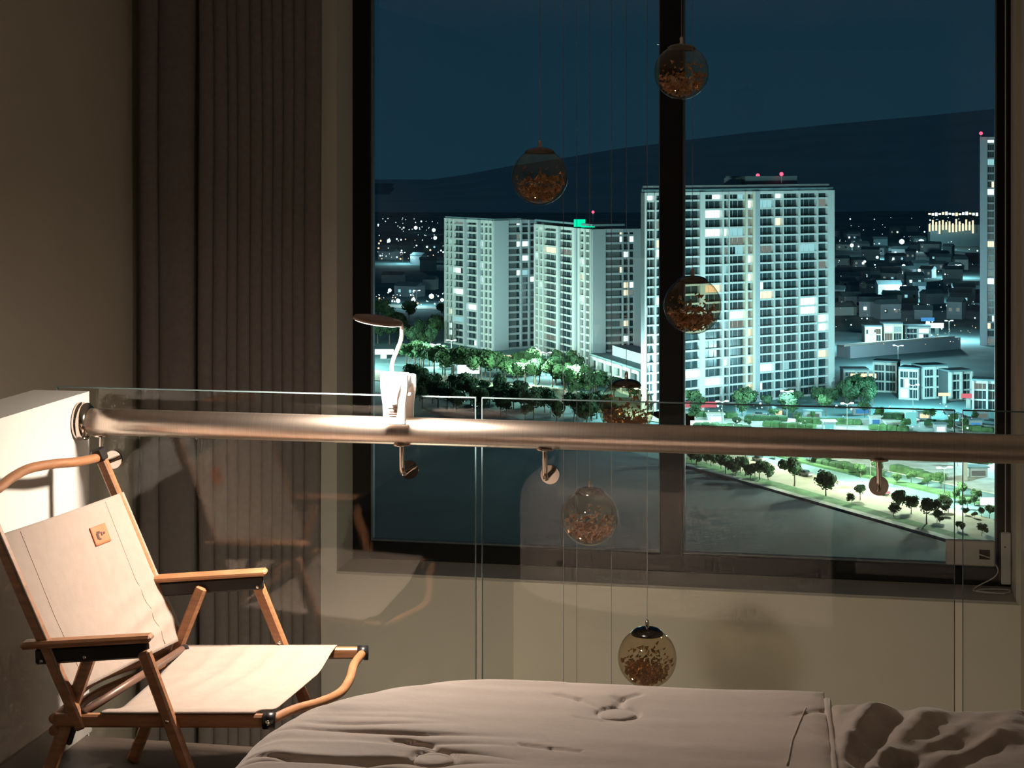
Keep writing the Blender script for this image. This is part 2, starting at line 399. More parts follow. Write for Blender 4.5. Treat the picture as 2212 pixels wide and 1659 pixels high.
for px in (219, 868, 1177, 1899):
    x = onY(px, 1000, YR).x
    b = MB(); zt = ZR - RR
    b.lathe([(0.0, 0.004), (0.024, 0.002), (0.024, -0.003), (0.0, -0.004)], (x, YR, zt), 20)
    b.tube(spline([(x, YR, zt), (x, YR, zt-0.035), (x, YR+0.004, zt-0.070), (x, YR+0.022, zt-0.083), (x, YR+0.055, zt-0.083), (x, YG-0.008, zt-0.083)], 6), 0.0072, 12)
    br = b.build('bracket', M['chrome'], hr, True)
    MB().lathe([(0.0, -0.006), (0.024, -0.006), (0.026, -0.002), (0.026, 0.006), (0.0, 0.006)], (x, YG-0.007, zt-0.083), 28, (0, -1, 0)).build('clamp_disc', M['chrome'], br)

# ------------------------------------------------------------------ clip lamp on the rail
lx = onY(862, 900, YR).x
lamp = thing('clip_lamp', (lx, YR, ZR+RR), 'white clip-on reading lamp with flat round head, clamped to the handrail', 'lamp')
zb = ZR + RR - 0.03
b = MB()
# tall clamp body, slightly waisted, front and back jaw
prof = [(-0.040, 0.0), (-0.040, 0.0)]
def body(y0, y1, z0, z1, w0, w1, bev=0.006):
    m = MB(); v = []
    n = 14
    def ring(z, w, d):
        out = []
        for k in range(28):
            an = 2*math.pi*k/28; c, s = math.cos(an), math.sin(an)
            out.append((lx + w*(abs(c)**0.35)*(1 if c > 0 else -1), (y0+y1)/2 + d*(abs(s)**0.5)*(1 if s > 0 else -1), z))
        return out
    zs = [z0, z0+0.002] + [z0+0.002+(z1-z0-0.010)*i/8 for i in range(1, 9)] + [z1-0.003, z1]
    for z in zs:
        t = (z-z0)/(z1-z0); w = w0 + (w1-w0)*sstep(0.25, 0.75, t)
        if z >= z1-0.0001: w -= 0.006
        m.v += [Vector(q) for q in ring(z, w, (y1-y0)/2)]
    for i in range(len(zs)-1):
        for k in range(28): m.f.append((i*28+k, i*28+(k+1) % 28, (i+1)*28+(k+1) % 28, (i+1)*28+k))
    m.f.append(tuple(range(28))[::-1]); m.f.append(tuple((len(zs)-1)*28+k for k in range(28)))
    return m
jaw = body(YR-RR-0.022, YR-RR-0.003, zb-0.012+0.03, ZR+0.165, 0.031, 0.038).build('front_jaw', M['plastic'], lamp, True)
body(YR+RR+0.002, YR+RR+0.018, zb-0.012+0.03, ZR+0.150, 0.029, 0.036).build('back_jaw', M['plastic'], lamp, True)
MB().cbox((lx, YR-0.002, ZR+0.135), (0.030, 0, 0), (0, 0.030, 0), (0, 0, 0.022), 0.008).build('hinge_block', M['plastic'], lamp, True)
# raised thumb tab on the front jaw and its groove
tab = MB().sheet(lambda u, v: Vector((lx + 0.004 + (u-0.5)*0.034*(0.35+0.65*sstep(0.15, 0.75, v)), YR-RR-0.0245-0.004*math.sin(math.pi*u), ZR+0.075+0.080*v)), 8, 10, 0.004).build('thumb_tab', M['plastic'], lamp, True)
pr_ = MB()
for i, (w, z) in enumerate(((0.013, 0.072), (0.010, 0.062), (0.012, 0.056), (0.009, 0.050))): pr_.box((lx-w-0.002, YR-RR-0.0232, ZR+z-0.0012 if i else ZR+z-0.002), (lx+w-0.002, YR-RR-0.0215, ZR+z+0.0012 if i else ZR+z+0.002))
pr_.build('printed_text', mat('faint_grey_print', (0.45, 0.30, 0.24), 0.6, var=0.05), jaw)
MB().lathe([(0, 0.004), (0.006, 0.003), (0.007, 0.0), (0.007, -0.01)], (lx+0.041, YR-RR-0.008, ZR+0.105), 14, (1, 0, 0)).build('switch_button', M['plastic'], lamp, True)
HY = YR - 0.10; hx, hz = onY(817, 692, HY).x, onY(817, 692, HY).z; ex = onY(866, 700, HY).x
neck = spline([(lx-0.016, YR-0.012, ZR+0.150), (lx-0.010, YR-0.030, ZR+0.190), (ex-0.012, YR-0.055, hz-0.060), (ex-0.002, YR-0.080, hz-0.030), (ex-0.001, HY+0.004, hz-0.010), (ex-0.008, HY, hz-0.003), (ex-0.02, HY, hz-0.001)], 8)
MB().tube(neck, 0.0055, 12).build('gooseneck', M['plastic'], lamp, True)
tilt = Vector((0.15, 0.0, 1)).normalized()
MB().lathe([(0.0, 0.008), (0.050, 0.008), (0.0655, 0.005), (0.0672, 0.001), (0.0672, -0.004), (0.064, -0.005)], (hx, HY, hz), 48, tilt).build('lamp_head', M['lamp_top'], lamp, True)
MB().lathe([(0.0645, -0.004), (0.062, -0.0065), (0.056, -0.0080), (0.0, -0.0085)], (hx, HY, hz), 48, tilt).build('light_diffuser', M['led'], lamp, True)
la = bpy.data.lights.new('lamp_light', 'AREA'); la.shape = 'DISK'; la.size = 0.12; la.energy = LAMP_POWER; la.color = (1.0, 0.85, 0.71)
lo = bpy.data.objects.new('lamp_light', la); COL.objects.link(lo); lo.parent = lamp
lo.location = Vector((hx, HY, hz-0.016)) - Vector(lamp['_b']); lo.rotation_euler = Vector((-0.15, 0.0, -1)).to_track_quat('-Z', 'Y').to_euler()

# fill lights added outside the frame, no fixtures built for them
def area(name, loc, size, energy, col, aim):
    l = bpy.data.lights.new(name, 'AREA'); l.shape = 'DISK'; l.size = size; l.energy = energy; l.color = col
    o = bpy.data.objects.new(name, l); COL.objects.link(o); o.location = loc; o.rotation_euler = Vector(aim).to_track_quat('-Z', 'Y').to_euler(); return o
area('fill_light_downstairs', (-0.5, 3.6, -0.30), 0.45, LOWER_POWER, (1.0, 0.85, 0.66), (0, 0.25, -1))  # added fill for the wall below the window
area('fill_light_upward', (-1.9, 6.4, -1.9), 0.25, 13.0, (1.0, 0.82, 0.62), (-0.35, 0.1, 1))  # added to lift the left wall and curtain from below
area('fill_light_bedroom', (-1.72, 0.6, ZC-0.06), 0.16, ROOM_POWER, (1.0, 0.80, 0.60), (0, 0, -1))  # added weak fill for the room, no lamp built here

# ------------------------------------------------------------------ folding chair (camera-side frame: lat, d, z)
DN, DF = 3.079, 3.493
KN, KF = 1.022, 1.045
def N_(lat, z): return K(lat*KN, DN*KN, max(0.0, EYE-(EYE-z)*KN))
def Fr(lat, z): return K(lat*KF, DF*KF, max(0.0, EYE-(EYE-z)*KF))
def mix(a, b, t): return a + (b-a)*t
S = (Fr(-0.387, 0.35) - N_(-0.548, 0.35)).normalized()
FD = RT
chair = thing('folding_chair', mix(N_(-0.85, 0), Fr(-0.72, 0), 0.5), 'folding camp chair with beige canvas seat and back and wooden arms by the low wall', 'chair')
near_c = dict(arm0=(-1.120, 0.524), arm1=(-0.822, 0.540), fl0=(-0.836, 0.512), fl1=(-0.660, -0.0), rl0=(-0.968, 0.508), rl1=(-1.135, 0.0), r0=(-1.052, 0.350), r1=(-0.566, 0.348), p0=(-0.985, 0.330), p1=(-1.222, 0.872))
far_c = dict(arm0=(-0.960, 0.541), arm1=(-0.640, 0.561), fl0=(-0.668, 0.525), fl1=(-0.486, 0.0), rl0=(-0.802, 0.525), rl1=(-0.985, 0.0), r0=(-0.900, 0.352), r1=(-0.397, 0.351), p0=(-0.846, 0.325), p1=(-1.076, 0.872))
for side, c, P, wm in ((-1, near_c, N_, 'dark_wood'), (1, far_c, Fr, 'beech')):
    g = {k: P(*v) for k, v in c.items()}
    off = S * (0.022*side)
    MB().bar(g['arm0']+off*0.3, g['arm1']+off*0.3, 0.048, 0.017, S, 0.006).build('armrest', M['beech'], chair)
    a0, a1 = g['arm0']-Vector((0,0,0.029))+FD*0.03, g['arm1']-Vector((0,0,0.029))-FD*0.008
    hg = MB().bar(a0+off*0.2, a1+off*0.2, 0.012, 0.036, S, 0.004).build('armrest_bracket', M['black_plastic'], chair)
    MB().bar(g['fl0']+off*0.9, g['fl1']+off*0.9, 0.024, 0.030, S, 0.005).build('leg', M['beech'], chair)
    MB().bar(g['rl0']-off*0.5, g['rl1']-off*0.5, 0.024, 0.030, S, 0.005).build('leg', M['beech'], chair)
    MB().bar(g['r0'], g['r1'], 0.024, 0.030, S, 0.005).build('seat_rail', M['beech'], chair)
    MB().bar(g['p0']+off*0.1, g['p1']+off*0.1, 0.024, 0.028, S, 0.005).build('back_post', M['beech'], chair)
    cap = MB().tube([g['r1']-FD*0.005, g['r1']+FD*0.024], 0.0195, 14)
    cp = cap.build('end_cap', M['black_plastic'], chair, True)
    MB().lathe([(0, 0.003), (0.006, 0.002), (0.006, -0.002)], g['r1']+FD*0.012-S*0.0195, 10, -S).build('rivet', M['rivet'], cp, True)
    MB().bar(mix(g['p0'], g['p1'], 0.958), mix(g['p0'], g['p1'], 1.02), 0.030, 0.036, S, 0.006).build('end_cap', M['black_plastic'], chair)
    # rear joint plate
    jc = P(c['rl0'][0] + (c['rl1'][0]-c['rl0'][0])*0.33, 0.345)
    jp = MB().bar(jc + FD*0.016 - off*0.9 + Vector((0,0,0.035)), jc - FD*0.014 - off*0.9 - Vector((0,0,0.055)), 0.012, 0.038, S, 0.005).build('joint_plate', M['black_plastic'], chair)
    for dz, dx in ((0.018, 0.012), (-0.042, -0.010)):
        MB().lathe([(0, 0.003), (0.005, 0.002), (0.005, -0.002)], jc + FD*dx + Vector((0,0,dz)) - off*0.9 - S*0.007, 10, -S).build('rivet', M['rivet'], jp, True)
    for t_, dz in ((0.06, -0.010), (0.44, -0.006), (0.95, -0.010)):
        MB().lathe([(0, 0.003), (0.0048, 0.002), (0.0048, -0.002)], mix(a0, a1, t_) + Vector((0,0,dz)) + off*0.2 - S*0.007, 10, -S).build('rivet', M['rivet'], hg, True)
    MB().lathe([(0, 0.003), (0.0048, 0.002), (0.0048, -0.002)], mix(g['fl0'], g['fl1'], 0.33) + off*0.9 - S*0.013, 10, -S).build('rivet', M['rivet'], chair, True)
np1, fp1 = N_(*near_c['p1']), Fr(*far_c['p1'])
def bow(a, b, back, up, n=7):     # wavy bent rod between two ends
    pts = []
    sh = [0.0, 0.25, 0.75, 1.0, 0.75, 0.25, 0.0]
    for i in range(n):
        t = i/(n-1); pts.append(mix(a, b, t) + back*sh[i] + Vector((0,0,up*sh[i])))
    return spline(pts, 8)
MB().tube(bow(np1-Vector((0,0,0.014)), fp1-Vector((0,0,0.014)), -FD*0.035, 0.020), 0.0125, 14).build('top_rail', M['beech'], chair, True)
MB().tube(bow(N_(-0.553, 0.349), Fr(-0.388, 0.351), FD*0.050, -0.022), 0.0115, 14).build('front_rail', M['beech'], chair, True)
MB().tube(bow(N_(-1.052, 0.352), Fr(-0.90, 0.353), -FD*0.055, 0.004), 0.0115, 14).build('rear_rail', M['beech'], chair, True)
MB().tube(bow(N_(-1.052, 0.325), Fr(-0.90, 0.325), -FD*0.055, -0.004), 0.0115, 14).build('rear_rail', M['beech'], chair, True)
MB().tube([N_(-0.985, 0.365), Fr(-0.85, 0.365)], 0.010, 12).build('cross_bar', M['dark_wood'], chair, True)
def post(c, P, z):
    t = (z-c['p0'][1])/(c['p1'][1]-c['p0'][1]); return P(c['p0'][0]+(c['p1'][0]-c['p0'][0])*t, z)
bn_ = (FD*0.91 + Vector((0,0,0.41))).normalized()      # out of the backrest's front
def back_fn(u, v):                                       # u near->far, v bottom->top
    zl = 0.405 - 0.024*u; z = zl + (0.772 - 0.010*u - zl)*v
    a, b = post(near_c, N_, z) - S*0.016, post(far_c, Fr, z) + S*0.016
    p = mix(a, b, u); e = min(u, 1-u)
    sag = -0.030*math.sin(math.pi*u)*(0.35+0.65*(1-abs(v-0.45)*1.2)) + 0.017
    wr = 0.0
    for (v0, sl, am, w) in ((0.30, 0.42, 0.006, 0.035), (0.16, 0.40, 0.007, 0.04), (0.44, 0.36, 0.003, 0.03)):
        wr += am*math.exp(-(((v - (v0 - sl*(1-u)*0.7))/w)**2))*sstep(0.25, 0.75, u)
    wr *= 1-0.8*sstep(0.90, 0.99, u)
    return p + bn_*(sag*1.0 + wr) - bn_*0.004
bk = MB().sheet(back_fn, 44, 44, 0.0035).build('backrest', M['canvas'], chair, True)
def strip(fn, pts, w, lift, m, name, par, th=0.002):
    # narrow band following the cloth through (u,v) pts
    def g(a, b):
        i = min(int(a*(len(pts)-1)), len(pts)-2); t = a*(len(pts)-1)-i
        u0, v0 = pts[i]; u1, v1 = pts[i+1]; u, v = u0+(u1-u0)*t, v0+(v1-v0)*t
        du, dv = u1-u0, v1-v0; L = math.hypot(du, dv); uu, vv = u - dv/L*w*(b-0.5), v + du/L*w*(b-0.5)
        p = fn(uu, vv); n = (fn(uu+0.01, vv)-p).cross(fn(uu, vv+0.01)-p).normalized()
        return p + n*lift
    return MB().sheet(g, 24, 2, th).build(name, m, par, True)
sg = 1 if (back_fn(0.51, 0.5)-back_fn(0.5, 0.5)).cross(back_fn(0.5, 0.51)-back_fn(0.5, 0.5)).dot(bn_) > 0 else -1
strip(back_fn, [(0.845, 0.02), (0.845, 0.5), (0.845, 0.98)], 0.006, 0.0021*sg, M['stitch'], 'hem_seam', bk, 0.0008)
strip(back_fn, [(0.155, 0.02), (0.155, 0.5), (0.155, 0.98)], 0.006, 0.0021*sg, M['stitch'], 'hem_seam', bk, 0.0008)
pt = MB().sheet(lambda a, b: back_fn(0.660+0.115*a, 0.742+0.118*b) + bn_*0.0040, 8, 8, 0.0022).build('logo_patch', M['leather'], bk, True)
tag(pt, 'rust brown leather patch with a small dark logo')
lg = MB()
for (a0, a1, b0, b1) in ((0.22, 0.36, 0.30, 0.62), (0.28, 0.48, 0.56, 0.70), (0.52, 0.60, 0.42, 0.62), (0.66, 0.78, 0.46, 0.58), (0.30, 0.44, 0.24, 0.32)):
    c4 = [back_fn(0.660+0.115*a, 0.742+0.118*b_) + bn_*0.0056 for a, b_ in ((a0,b0),(a1,b0),(a1,b1),(a0,b1))]
    n4 = [q + bn_*0.0005 for q in c4]; k = len(lg.v); lg.v += c4+n4; lg.f += [(k,k+1,k+2,k+3),(k+4,k+5,k+6,k+7),(k,k+1,k+5,k+4),(k+1,k+2,k+6,k+5),(k+2,k+3,k+7,k+6),(k+3,k,k+4,k+7)]
lg.build('logo_print', M['ink'], bk)
def seat_fn(u, v):                                       # u near->far, v rear->front
    a, b = N_(-0.940+0.352*v, 0.368), Fr(-0.868+0.410*v, 0.368)
    p = mix(a - S*0.010, b + S*0.010, u); e = min(u, 1-u)
    sag = -0.034*sstep(0.0, 0.28, e)
    wr = 0.0
    for (v0, sl, am, w) in ((0.70, 0.30, 0.008, 0.05), (0.50, 0.34, 0.006, 0.05), (0.84, 0.20, 0.005, 0.04), (0.30, 0.30, 0.004, 0.05)):
        wr += am*math.exp(-(((v-(v0-sl*(1-u)))/w)**2))*(0.3+0.7*sstep(0.2, 0.9, u))
    wr += 0.002*noise.noise(Vector((u*5, v*4, 9)))
    return p + Vector((0, 0, sag + wr*sstep(0.0, 0.06, e)*sstep(0.0, 0.05, min(v, 1-v))))
st = MB().sheet(seat_fn, 44, 44, 0.0035).build('seat', M['canvas'], chair, True)
strip(seat_fn, [(0.80, 0.02), (0.80, 0.5), (0.80, 0.98)], 0.006, 0.0021, M['stitch'], 'hem_seam', st, 0.0008)
strip(seat_fn, [(0.16, 0.02), (0.16, 0.5), (0.16, 0.98)], 0.006, 0.0021, M['stitch'], 'hem_seam', st, 0.0008)

# ------------------------------------------------------------------ bed: tufted velvet cushion and a rumpled one beside it
bu = (K(1.045, 2.74, 0) - K(-0.274, 2.88, 0)).normalized(); bv = Vector((bu.y, -bu.x, 0))      # along the back edge, towards the camera
B0 = K(-0.465, 2.965, 0)                                                                          # back-left corner of the plan
ZT_BED = 0.535
def bed_uv(px, py, z=ZT_BED):
    d = (EYE-z)*F_PX/(py-HORIZON); p = K((px-1106)/F_PX*d, d, z) - B0; return p.dot(bu), p.dot(bv)
BW, BL, CR = bed_uv(1788, 1560)[0], 1.75, 0.50
b1, b2 = bed_uv(1334, 1536), bed_uv(938, 1635)
buttons = [b1, b2, (b1[0]+0.02, b1[1]+0.52), (b2[0]+0.02, b2[1]+0.50)]
def sdf(u, v):      # distance inside the rounded plan: round at the left end only
    if u < CR and v < CR: return CR - math.hypot(CR-u, CR-v)
    if u < CR and v > BL-CR: return CR - math.hypot(CR-u, v-(BL-CR))
    return min(u, v, BL-v, (BW-u)*1.0)
creases = []
def crease(p0, p1, am, w): creases.append((bed_uv(*p0), bed_uv(*p1), am, w))
def wrinkle(pts, am, w):
    for a_, b_ in zip(pts, pts[1:]): creases.append((bed_uv(*a_), bed_uv(*b_), am, w))
wrinkle([(965, 1622), (930, 1606), (885, 1598), (850, 1596)], -0.0045, 0.0065)
wrinkle([(1250, 1626), (1190, 1620), (1125, 1612)], -0.0045, 0.0050); wrinkle([(1360, 1556), (1300, 1555), (1240, 1548)], -0.0030, 0.0050)
wrinkle([(1330, 1522), (1345, 1508), (1380, 1499)], -0.0040, 0.0070); wrinkle([(1290, 1524), (1250, 1510), (1200, 1500)], -0.0030, 0.0070)
crease((1720, 1545), (1795, 1530), -0.004, 0.008); crease((1345, 1520), (1330, 1505), -0.004, 0.008)
def seg_d(u, v, a, b):
    ax, ay = a; bx, by = b; dx, dy = bx-ax, by-ay; L = dx*dx+dy*dy; t = max(0, min(1, ((u-ax)*dx+(v-ay)*dy)/L))
    return math.hypot(u-ax-dx*t, v-ay-dy*t), t
WC = bed_uv(740, 1628)
def bed_h(u, v):
    h = 0.006*noise.noise(Vector((u*3, v*3, 1))) + 0.0018*noise.noise(Vector((u*4, v*16, 4)))
    for a, b, am, w in creases:
        dd, t = seg_d(u, v, a, b)
        if dd < 3*w: h += am*math.exp(-(dd/w)**2)
    for q in buttons:
        r = math.hypot(u-q[0], v-q[1]); h -= 0.007*math.exp(-(r/0.06)**2)
        h -= 0.006*math.exp(-((r-0.040)/0.005)**2)
    # soft folds running from the rounded left end towards the button
    mk = math.exp(-((u-WC[0])/0.20)**2 - ((v-WC[1])/0.17)**2)
    if mk > 0.02:
        wv = v + 0.03*noise.noise(Vector((u*3.0, v*3.0, 21))) - 0.10*(u-WC[0]); n_ = noise.noise(Vector((u*2.6, wv*15, 12)))
        h -= 0.020*mk*max(0.0, 1-abs(n_)/0.42)**2.2
    # small gathers running off the rounded left end
    k = 1-sstep(0.05, 0.38, sdf(u, v) if u < 0.6 else 1.0)
    h += 0.003*k*noise.noise(Vector((u*3, v*26, 7)))
    return h
NA, NR = 640, 96
cu, cv = 0.62, 0.62
bound = []
per = []
def plan_pt(s):     # walk the rounded boundary
    segs = [(('l', (CR, 0), (BW, 0))), ('l', (BW, 0), (BW, BL)), ('l', (BW, BL), (CR, BL)), ('a', (CR, BL-CR), 90), ('l', (0, BL-CR), (0, CR)), ('a', (CR, CR), 180)]
    Ls = [BW-CR, BL, BW-CR, CR*math.pi/2, BL-2*CR, CR*math.pi/2]; T = sum(Ls); x = s*T
    for g, L in zip(segs, Ls):
        if x <= L or g is segs[-1]:
            t = min(1, x/L)
            if g[0] == 'l': return g[1][0]+(g[2][0]-g[1][0])*t, g[1][1]+(g[2][1]-g[1][1])*t
            an = R_(g[2]+90*t); return g[1][0]+CR*math.cos(an), g[1][1]+CR*math.sin(an)
        x -= L
bm_v, bm_f = [], []
RE, DE = 0.12, 0.11
zs_side = [0.14, 0.22, 0.30]
for ir in range(NR+1):
    for ia in range(NA):
        pu, pv = plan_pt(ia/NA)
        if ir < 3:
            z = zs_side[ir] + 0.006*noise.noise(Vector((pu*9, pv*9, ir))); puff = 0.012*math.sin(ir/3*math.pi)
            u, v = pu, pv
        else:
            k = ((ir-3)/(NR-3)); k = k**1.25
            u, v = pu+(cu-pu)*k, pv+(cv-pv)*k; e = max(0.0, sdf(u, v))
            t = max(0.0, 1-max(0.0, sdf(min(u, BW-RE-0.01), v))/RE); t = min(1.0, max(t, 0.35*max(0.0, 1-(BW-u)/0.03)))
            z = ZT_BED - DE*(1-math.sqrt(max(0.0, 1-t*t))) + bed_h(u, v)*(1-t**4*0.6)
        p = B0 + bu*u + bv*v; bm_v.append(Vector((p.x, p.y, z)))
for ir in range(NR):
    for ia in range(NA):
        a, b = ir*NA+ia, ir*NA+(ia+1) % NA; bm_f.append((a, b, b+NA, a+NA))
bed = thing('daybed', B0 + bu*0.7 + bv*0.8, 'taupe velvet daybed cushion with fabric buttons, rounded end near the chair', 'bed')
obj('cushion', bm_v, bm_f, M['velvet'], bed, True)
def bp(u, v, z): p = B0 + bu*u + bv*v; return Vector((p.x, p.y, z))
for q in buttons:
    MB().lathe([(0.036, -0.012), (0.038, -0.002), (0.0355, 0.002), (0.02, 0.0035), (0.0, 0.004)], bp(q[0], q[1], ZT_BED-0.0085+0.006*noise.noise(Vector((q[0]*3, q[1]*3, 1)))), 32).build('button', M['velvet'], bed, True)
    
MB().tube([bp(BW+0.004, 0.02+0.02*0, 0.40)] + [bp(BW+0.004, 0.06+0.07*i, ZT_BED-0.012+0.002*math.sin(i*1.3)-0.09*max(0, 1-i/1.0)) for i in range(0, 24)], 0.0095, 10).build('piping', M['velvet'], bed, True)
seam = [bed_uv(1740, 1530), bed_uv(1712, 1600), bed_uv(1700, 1656)]
MB().tube([bp(u, v, ZT_BED + bed_h(u, v) + 0.0002) for u, v in [(seam[0][0]+(seam[1][0]-seam[0][0])*i/8, seam[0][1]+(seam[1][1]-seam[0][1])*i/8) for i in range(9)] + [(seam[1][0]+(seam[2][0]-seam[1][0])*i/6, seam[1][1]+(seam[2][1]-seam[1][1])*i/6) for i in range(1, 7)]], 0.0016, 6).build('seam', M['velvet'], bed, True)
bs = MB(); c4 = [bp(0.22, 0.10, 0), bp(BW+0.62, 0.10, 0), bp(BW+0.62, BL-0.1, 0), bp(0.22, BL-0.1, 0)]
bs.prism([(p.x, p.y) for p in c4], 0.02, 0.30).build('bed_base', M['bedbase'], bed)
# rumpled cushion
RW = 0.62
folds = []
def fold(p0, p1, am, w): folds.append((bed_uv(*p0), bed_uv(*p1), am, w))
fold((1812, 1650), (1870, 1530), 0.030, 0.030); fold((1836, 1600), (1920, 1512), 0.020, 0.022)
fold((1858, 1648), (1945, 1520), -0.034, 0.030); fold((1905, 1640), (2010, 1525), 0.028, 0.030)
fold((1880, 1670), (1915, 1630), 0.024, 0.018); fold((1940, 1650), (2060, 1600), -0.020, 0.018)
fold((1985, 1630), (2090, 1560), 0.016, 0.020); fold((2030, 1660), (2150, 1610), -0.022, 0.016)
fold((2060, 1640), (2150, 1590), 0.018, 0.018); fold((1925, 1660), (1960, 1640), -0.022, 0.014)
fold((2150, 1600), (2195, 1530), 0.016, 0.022); fold((1835, 1545), (1880, 1515), -0.012, 0.014)
def rum_h(u, v):
    h = 0.010*noise.noise(Vector((u*9, v*9, 3))) + 0.006*noise.noise(Vector((u*22, v*18, 6)))
    for a, b, am, w in folds:
        dd, t = seg_d(u, v, a, b)
        if dd < 3*w: h += 0.5*am*math.exp(-(dd/w)**2)
    return h
def rum(a, b):
    u = BW + 0.008 + RW*a; v = 0.05 + 1.2*b
    eu, ev = min(a, 1-a)*RW, min(b*1.2, 1.2-b*1.2)
    t1, t2 = max(0, 1-eu/0.02), max(0, 1-ev/0.15); t = min(1, math.hypot(t1*0.30, t2))
    z = ZT_BED - 0.002 - 0.14*(1-math.sqrt(max(0, 1-t*t))) + rum_h(u, v)*(1-t*0.8)
    return bp(u, v, z)
nu, nv = 130, 240
V = [rum(i/nu, j/nv) for i in range(nu+1) for j in range(nv+1)]
Fc = [(i*(nv+1)+j, (i+1)*(nv+1)+j, (i+1)*(nv+1)+j+1, i*(nv+1)+j+1) for i in range(nu) for j in range(nv)]
edge = [i*(nv+1) for i in range(nu+1)] + [nu*(nv+1)+j for j in range(1, nv+1)] + [i*(nv+1)+nv for i in range(nu-1, -1, -1)] + [j for j in range(nv-1, 0, -1)]
n0 = len(V)
for i in edge: V.append(Vector((V[i].x, V[i].y, 0.305)))
for k in range(len(edge)): Fc.append((edge[k], edge[(k+1) % len(edge)], n0+(k+1) % len(edge), n0+k))
Fc = [f[::-1] for f in Fc]
Fc.append(tuple(range(n0, n0+len(edge))))
cu2 = thing('rumpled_cushion', bp(BW+0.3, 0.6, 0.305), 'crumpled taupe velvet cushion beside the piped edge at the lower right corner', 'cushion')
obj('cover', V, Fc, M['velvet2'], cu2, True)
xe = BW+0.016+RW
MB().tube([bp(xe-0.004, 0.02+0.06*i, ZT_BED-0.03-(0.05 if i == 0 else 0)) for i in range(0, 20)], 0.009, 10).build('piping', M['velvet2'], cu2, True)

# ------------------------------------------------------------------ hanging glass globes
GR = 0.10
def globe(name, px, py, dpx, label, lean=0.0, hidden=False):
    d = 2*GR*F_PX/dpx; c = U(px, py, d)
    t = thing(name, c, label, 'pendant globe', 'glass globes of the staircase chandelier')
    rg = random.Random(int(px))
    a0 = math.asin(0.052/GR)
    sh = MB(); prof = [(GR*math.sin(a), GR*math.cos(a)) for a in [a0 + (math.pi-a0)*i/30 for i in range(31)]]
    sh.lathe(prof, c, 48).build('glass_shell', M['globe'], t, True)
    inner = MB(); ri = GR-0.006
    cp = MB().lathe([(0.054, GR*math.cos(a0)-0.006), (0.0545, GR*math.cos(a0)-0.002), (0.051, GR*math.cos(a0)+0.005), (0.040, GR*math.cos(a0)+0.013), (0.022, GR*math.cos(a0)+0.018), (0.0, GR*math.cos(a0)+0.020)], c, 36).build('cap', M['cap'], t, True)
    zc = GR*math.cos(a0)+0.018
    MB().lathe([(0.0075, zc), (0.0065, zc+0.006), (0.0065, zc+0.020), (0.0035, zc+0.026), (0.0, zc+0.027)], c, 14).build('cord_grip', M['chrome'], cp, True)
    MB().tube([c+Vector((0, 0, zc+0.02)), Vector((c.x+lean, c.y, ZC-0.001))], 0.0010, 6).build('wire', M['wire'], t)
    fo = MB()
    for i in range(430):
        # crumpled foil shards, thick at the bottom
        while True:
            p = Vector((rg.uniform(-1, 1), rg.uniform(-1, 1), rg.uniform(-1, 0.45)))
            if p.length < 0.93 and rg.random() < (0.95 if p.z < -0.40 else (0.25 if p.z < -0.05 else 0.03)): break
        p = c + p*(GR-0.004); s1 = rg.uniform(0.005, 0.013)
        e1 = Vector((rg.gauss(0,1), rg.gauss(0,1), rg.gauss(0,1))).normalized(); e2 = e1.orthogonal().normalized(); e3 = e1.cross(e2)
        k = len(fo.v); fo.v += [p+e1*s1, p-e1*s1*0.5+e2*s1, p-e1*s1*0.5-e2*s1*0.7, p+e3*s1*0.45]
        fo.f += [(k, k+1, k+3), (k+1, k+2, k+3), (k+2, k, k+3), (k, k+2, k+1)]
    tag(fo.build('copper_foil', M['foil'], t), kind='stuff')
    return t
globe('pendant_globe', 1472, 156, 118, 'topmost smoky glass pendant globe, overlapping the black window mullion')
globe('pendant_globe', 1166, 382, 122, 'smoky glass pendant globe against the night sky above the left apartment block')
globe('pendant_globe', 1496, 660, 124, 'smoky glass pendant globe hanging in front of the pale apartment tower')
globe('pendant_globe', 1353, 881, 119, 'smoky glass pendant globe half hidden behind the handrail')
globe('pendant_globe', 1274, 1116, 123, 'amber glass pendant globe with copper foil below the handrail')
globe('pendant_globe', 1398, 1421, 127, 'lowest amber glass pendant globe, touching the edge of the bed in view')
for px, lab in ((1217, 'long pendant wire, leftmost of those dropping behind the bed'), (1246, 'long pendant wire passing in front of the upper amber globe'), (1321, 'long pendant wire just right of the upper amber globe')):
    globe('pendant_globe', px, 1760+rnd.uniform(-40, 60), 121, lab)

# ------------------------------------------------------------------ small things at the lower right of the window
yb = YW - 0.035
p0, p1 = onY(2043, 1166, yb-0.03), onY(2150, 1224, yb-0.03)
bx = thing('electronics_box', ((p0.x+p1.x)/2, yb, p1.z), 'white plastic box with a black square mark on the lower right window corner', 'box')
cc = Vector(((p0.x+p1.x)/2, yb-0.018, (p0.z+p1.z)/2)); hw, hh = (p1.x-p0.x)/2, (p0.z-p1.z)/2
MB().cbox(cc, (hw, 0, 0), (0, 0.020, 0), (0, 0, hh), 0.006).build('casing', M['plastic_box'], bx)
MB().box((cc.x+hw*0.35, cc.y-0.0215, cc.z-hh*0.42), (cc.x+hw*0.78, cc.y-0.0195, cc.z+hh*0.35)).build('black_mark', M['ink'], bx)
MB().bar((cc.x+hw*0.22, cc.y-0.022, cc.z+hh*0.05), (cc.x+hw*0.80, cc.y-0.022, cc.z-hh*0.30), 0.002, 0.005, (0, 1, 0), 0.0005).build('white_stroke', M['plastic_box'], bx)
zsill = WZ0 + 0.004
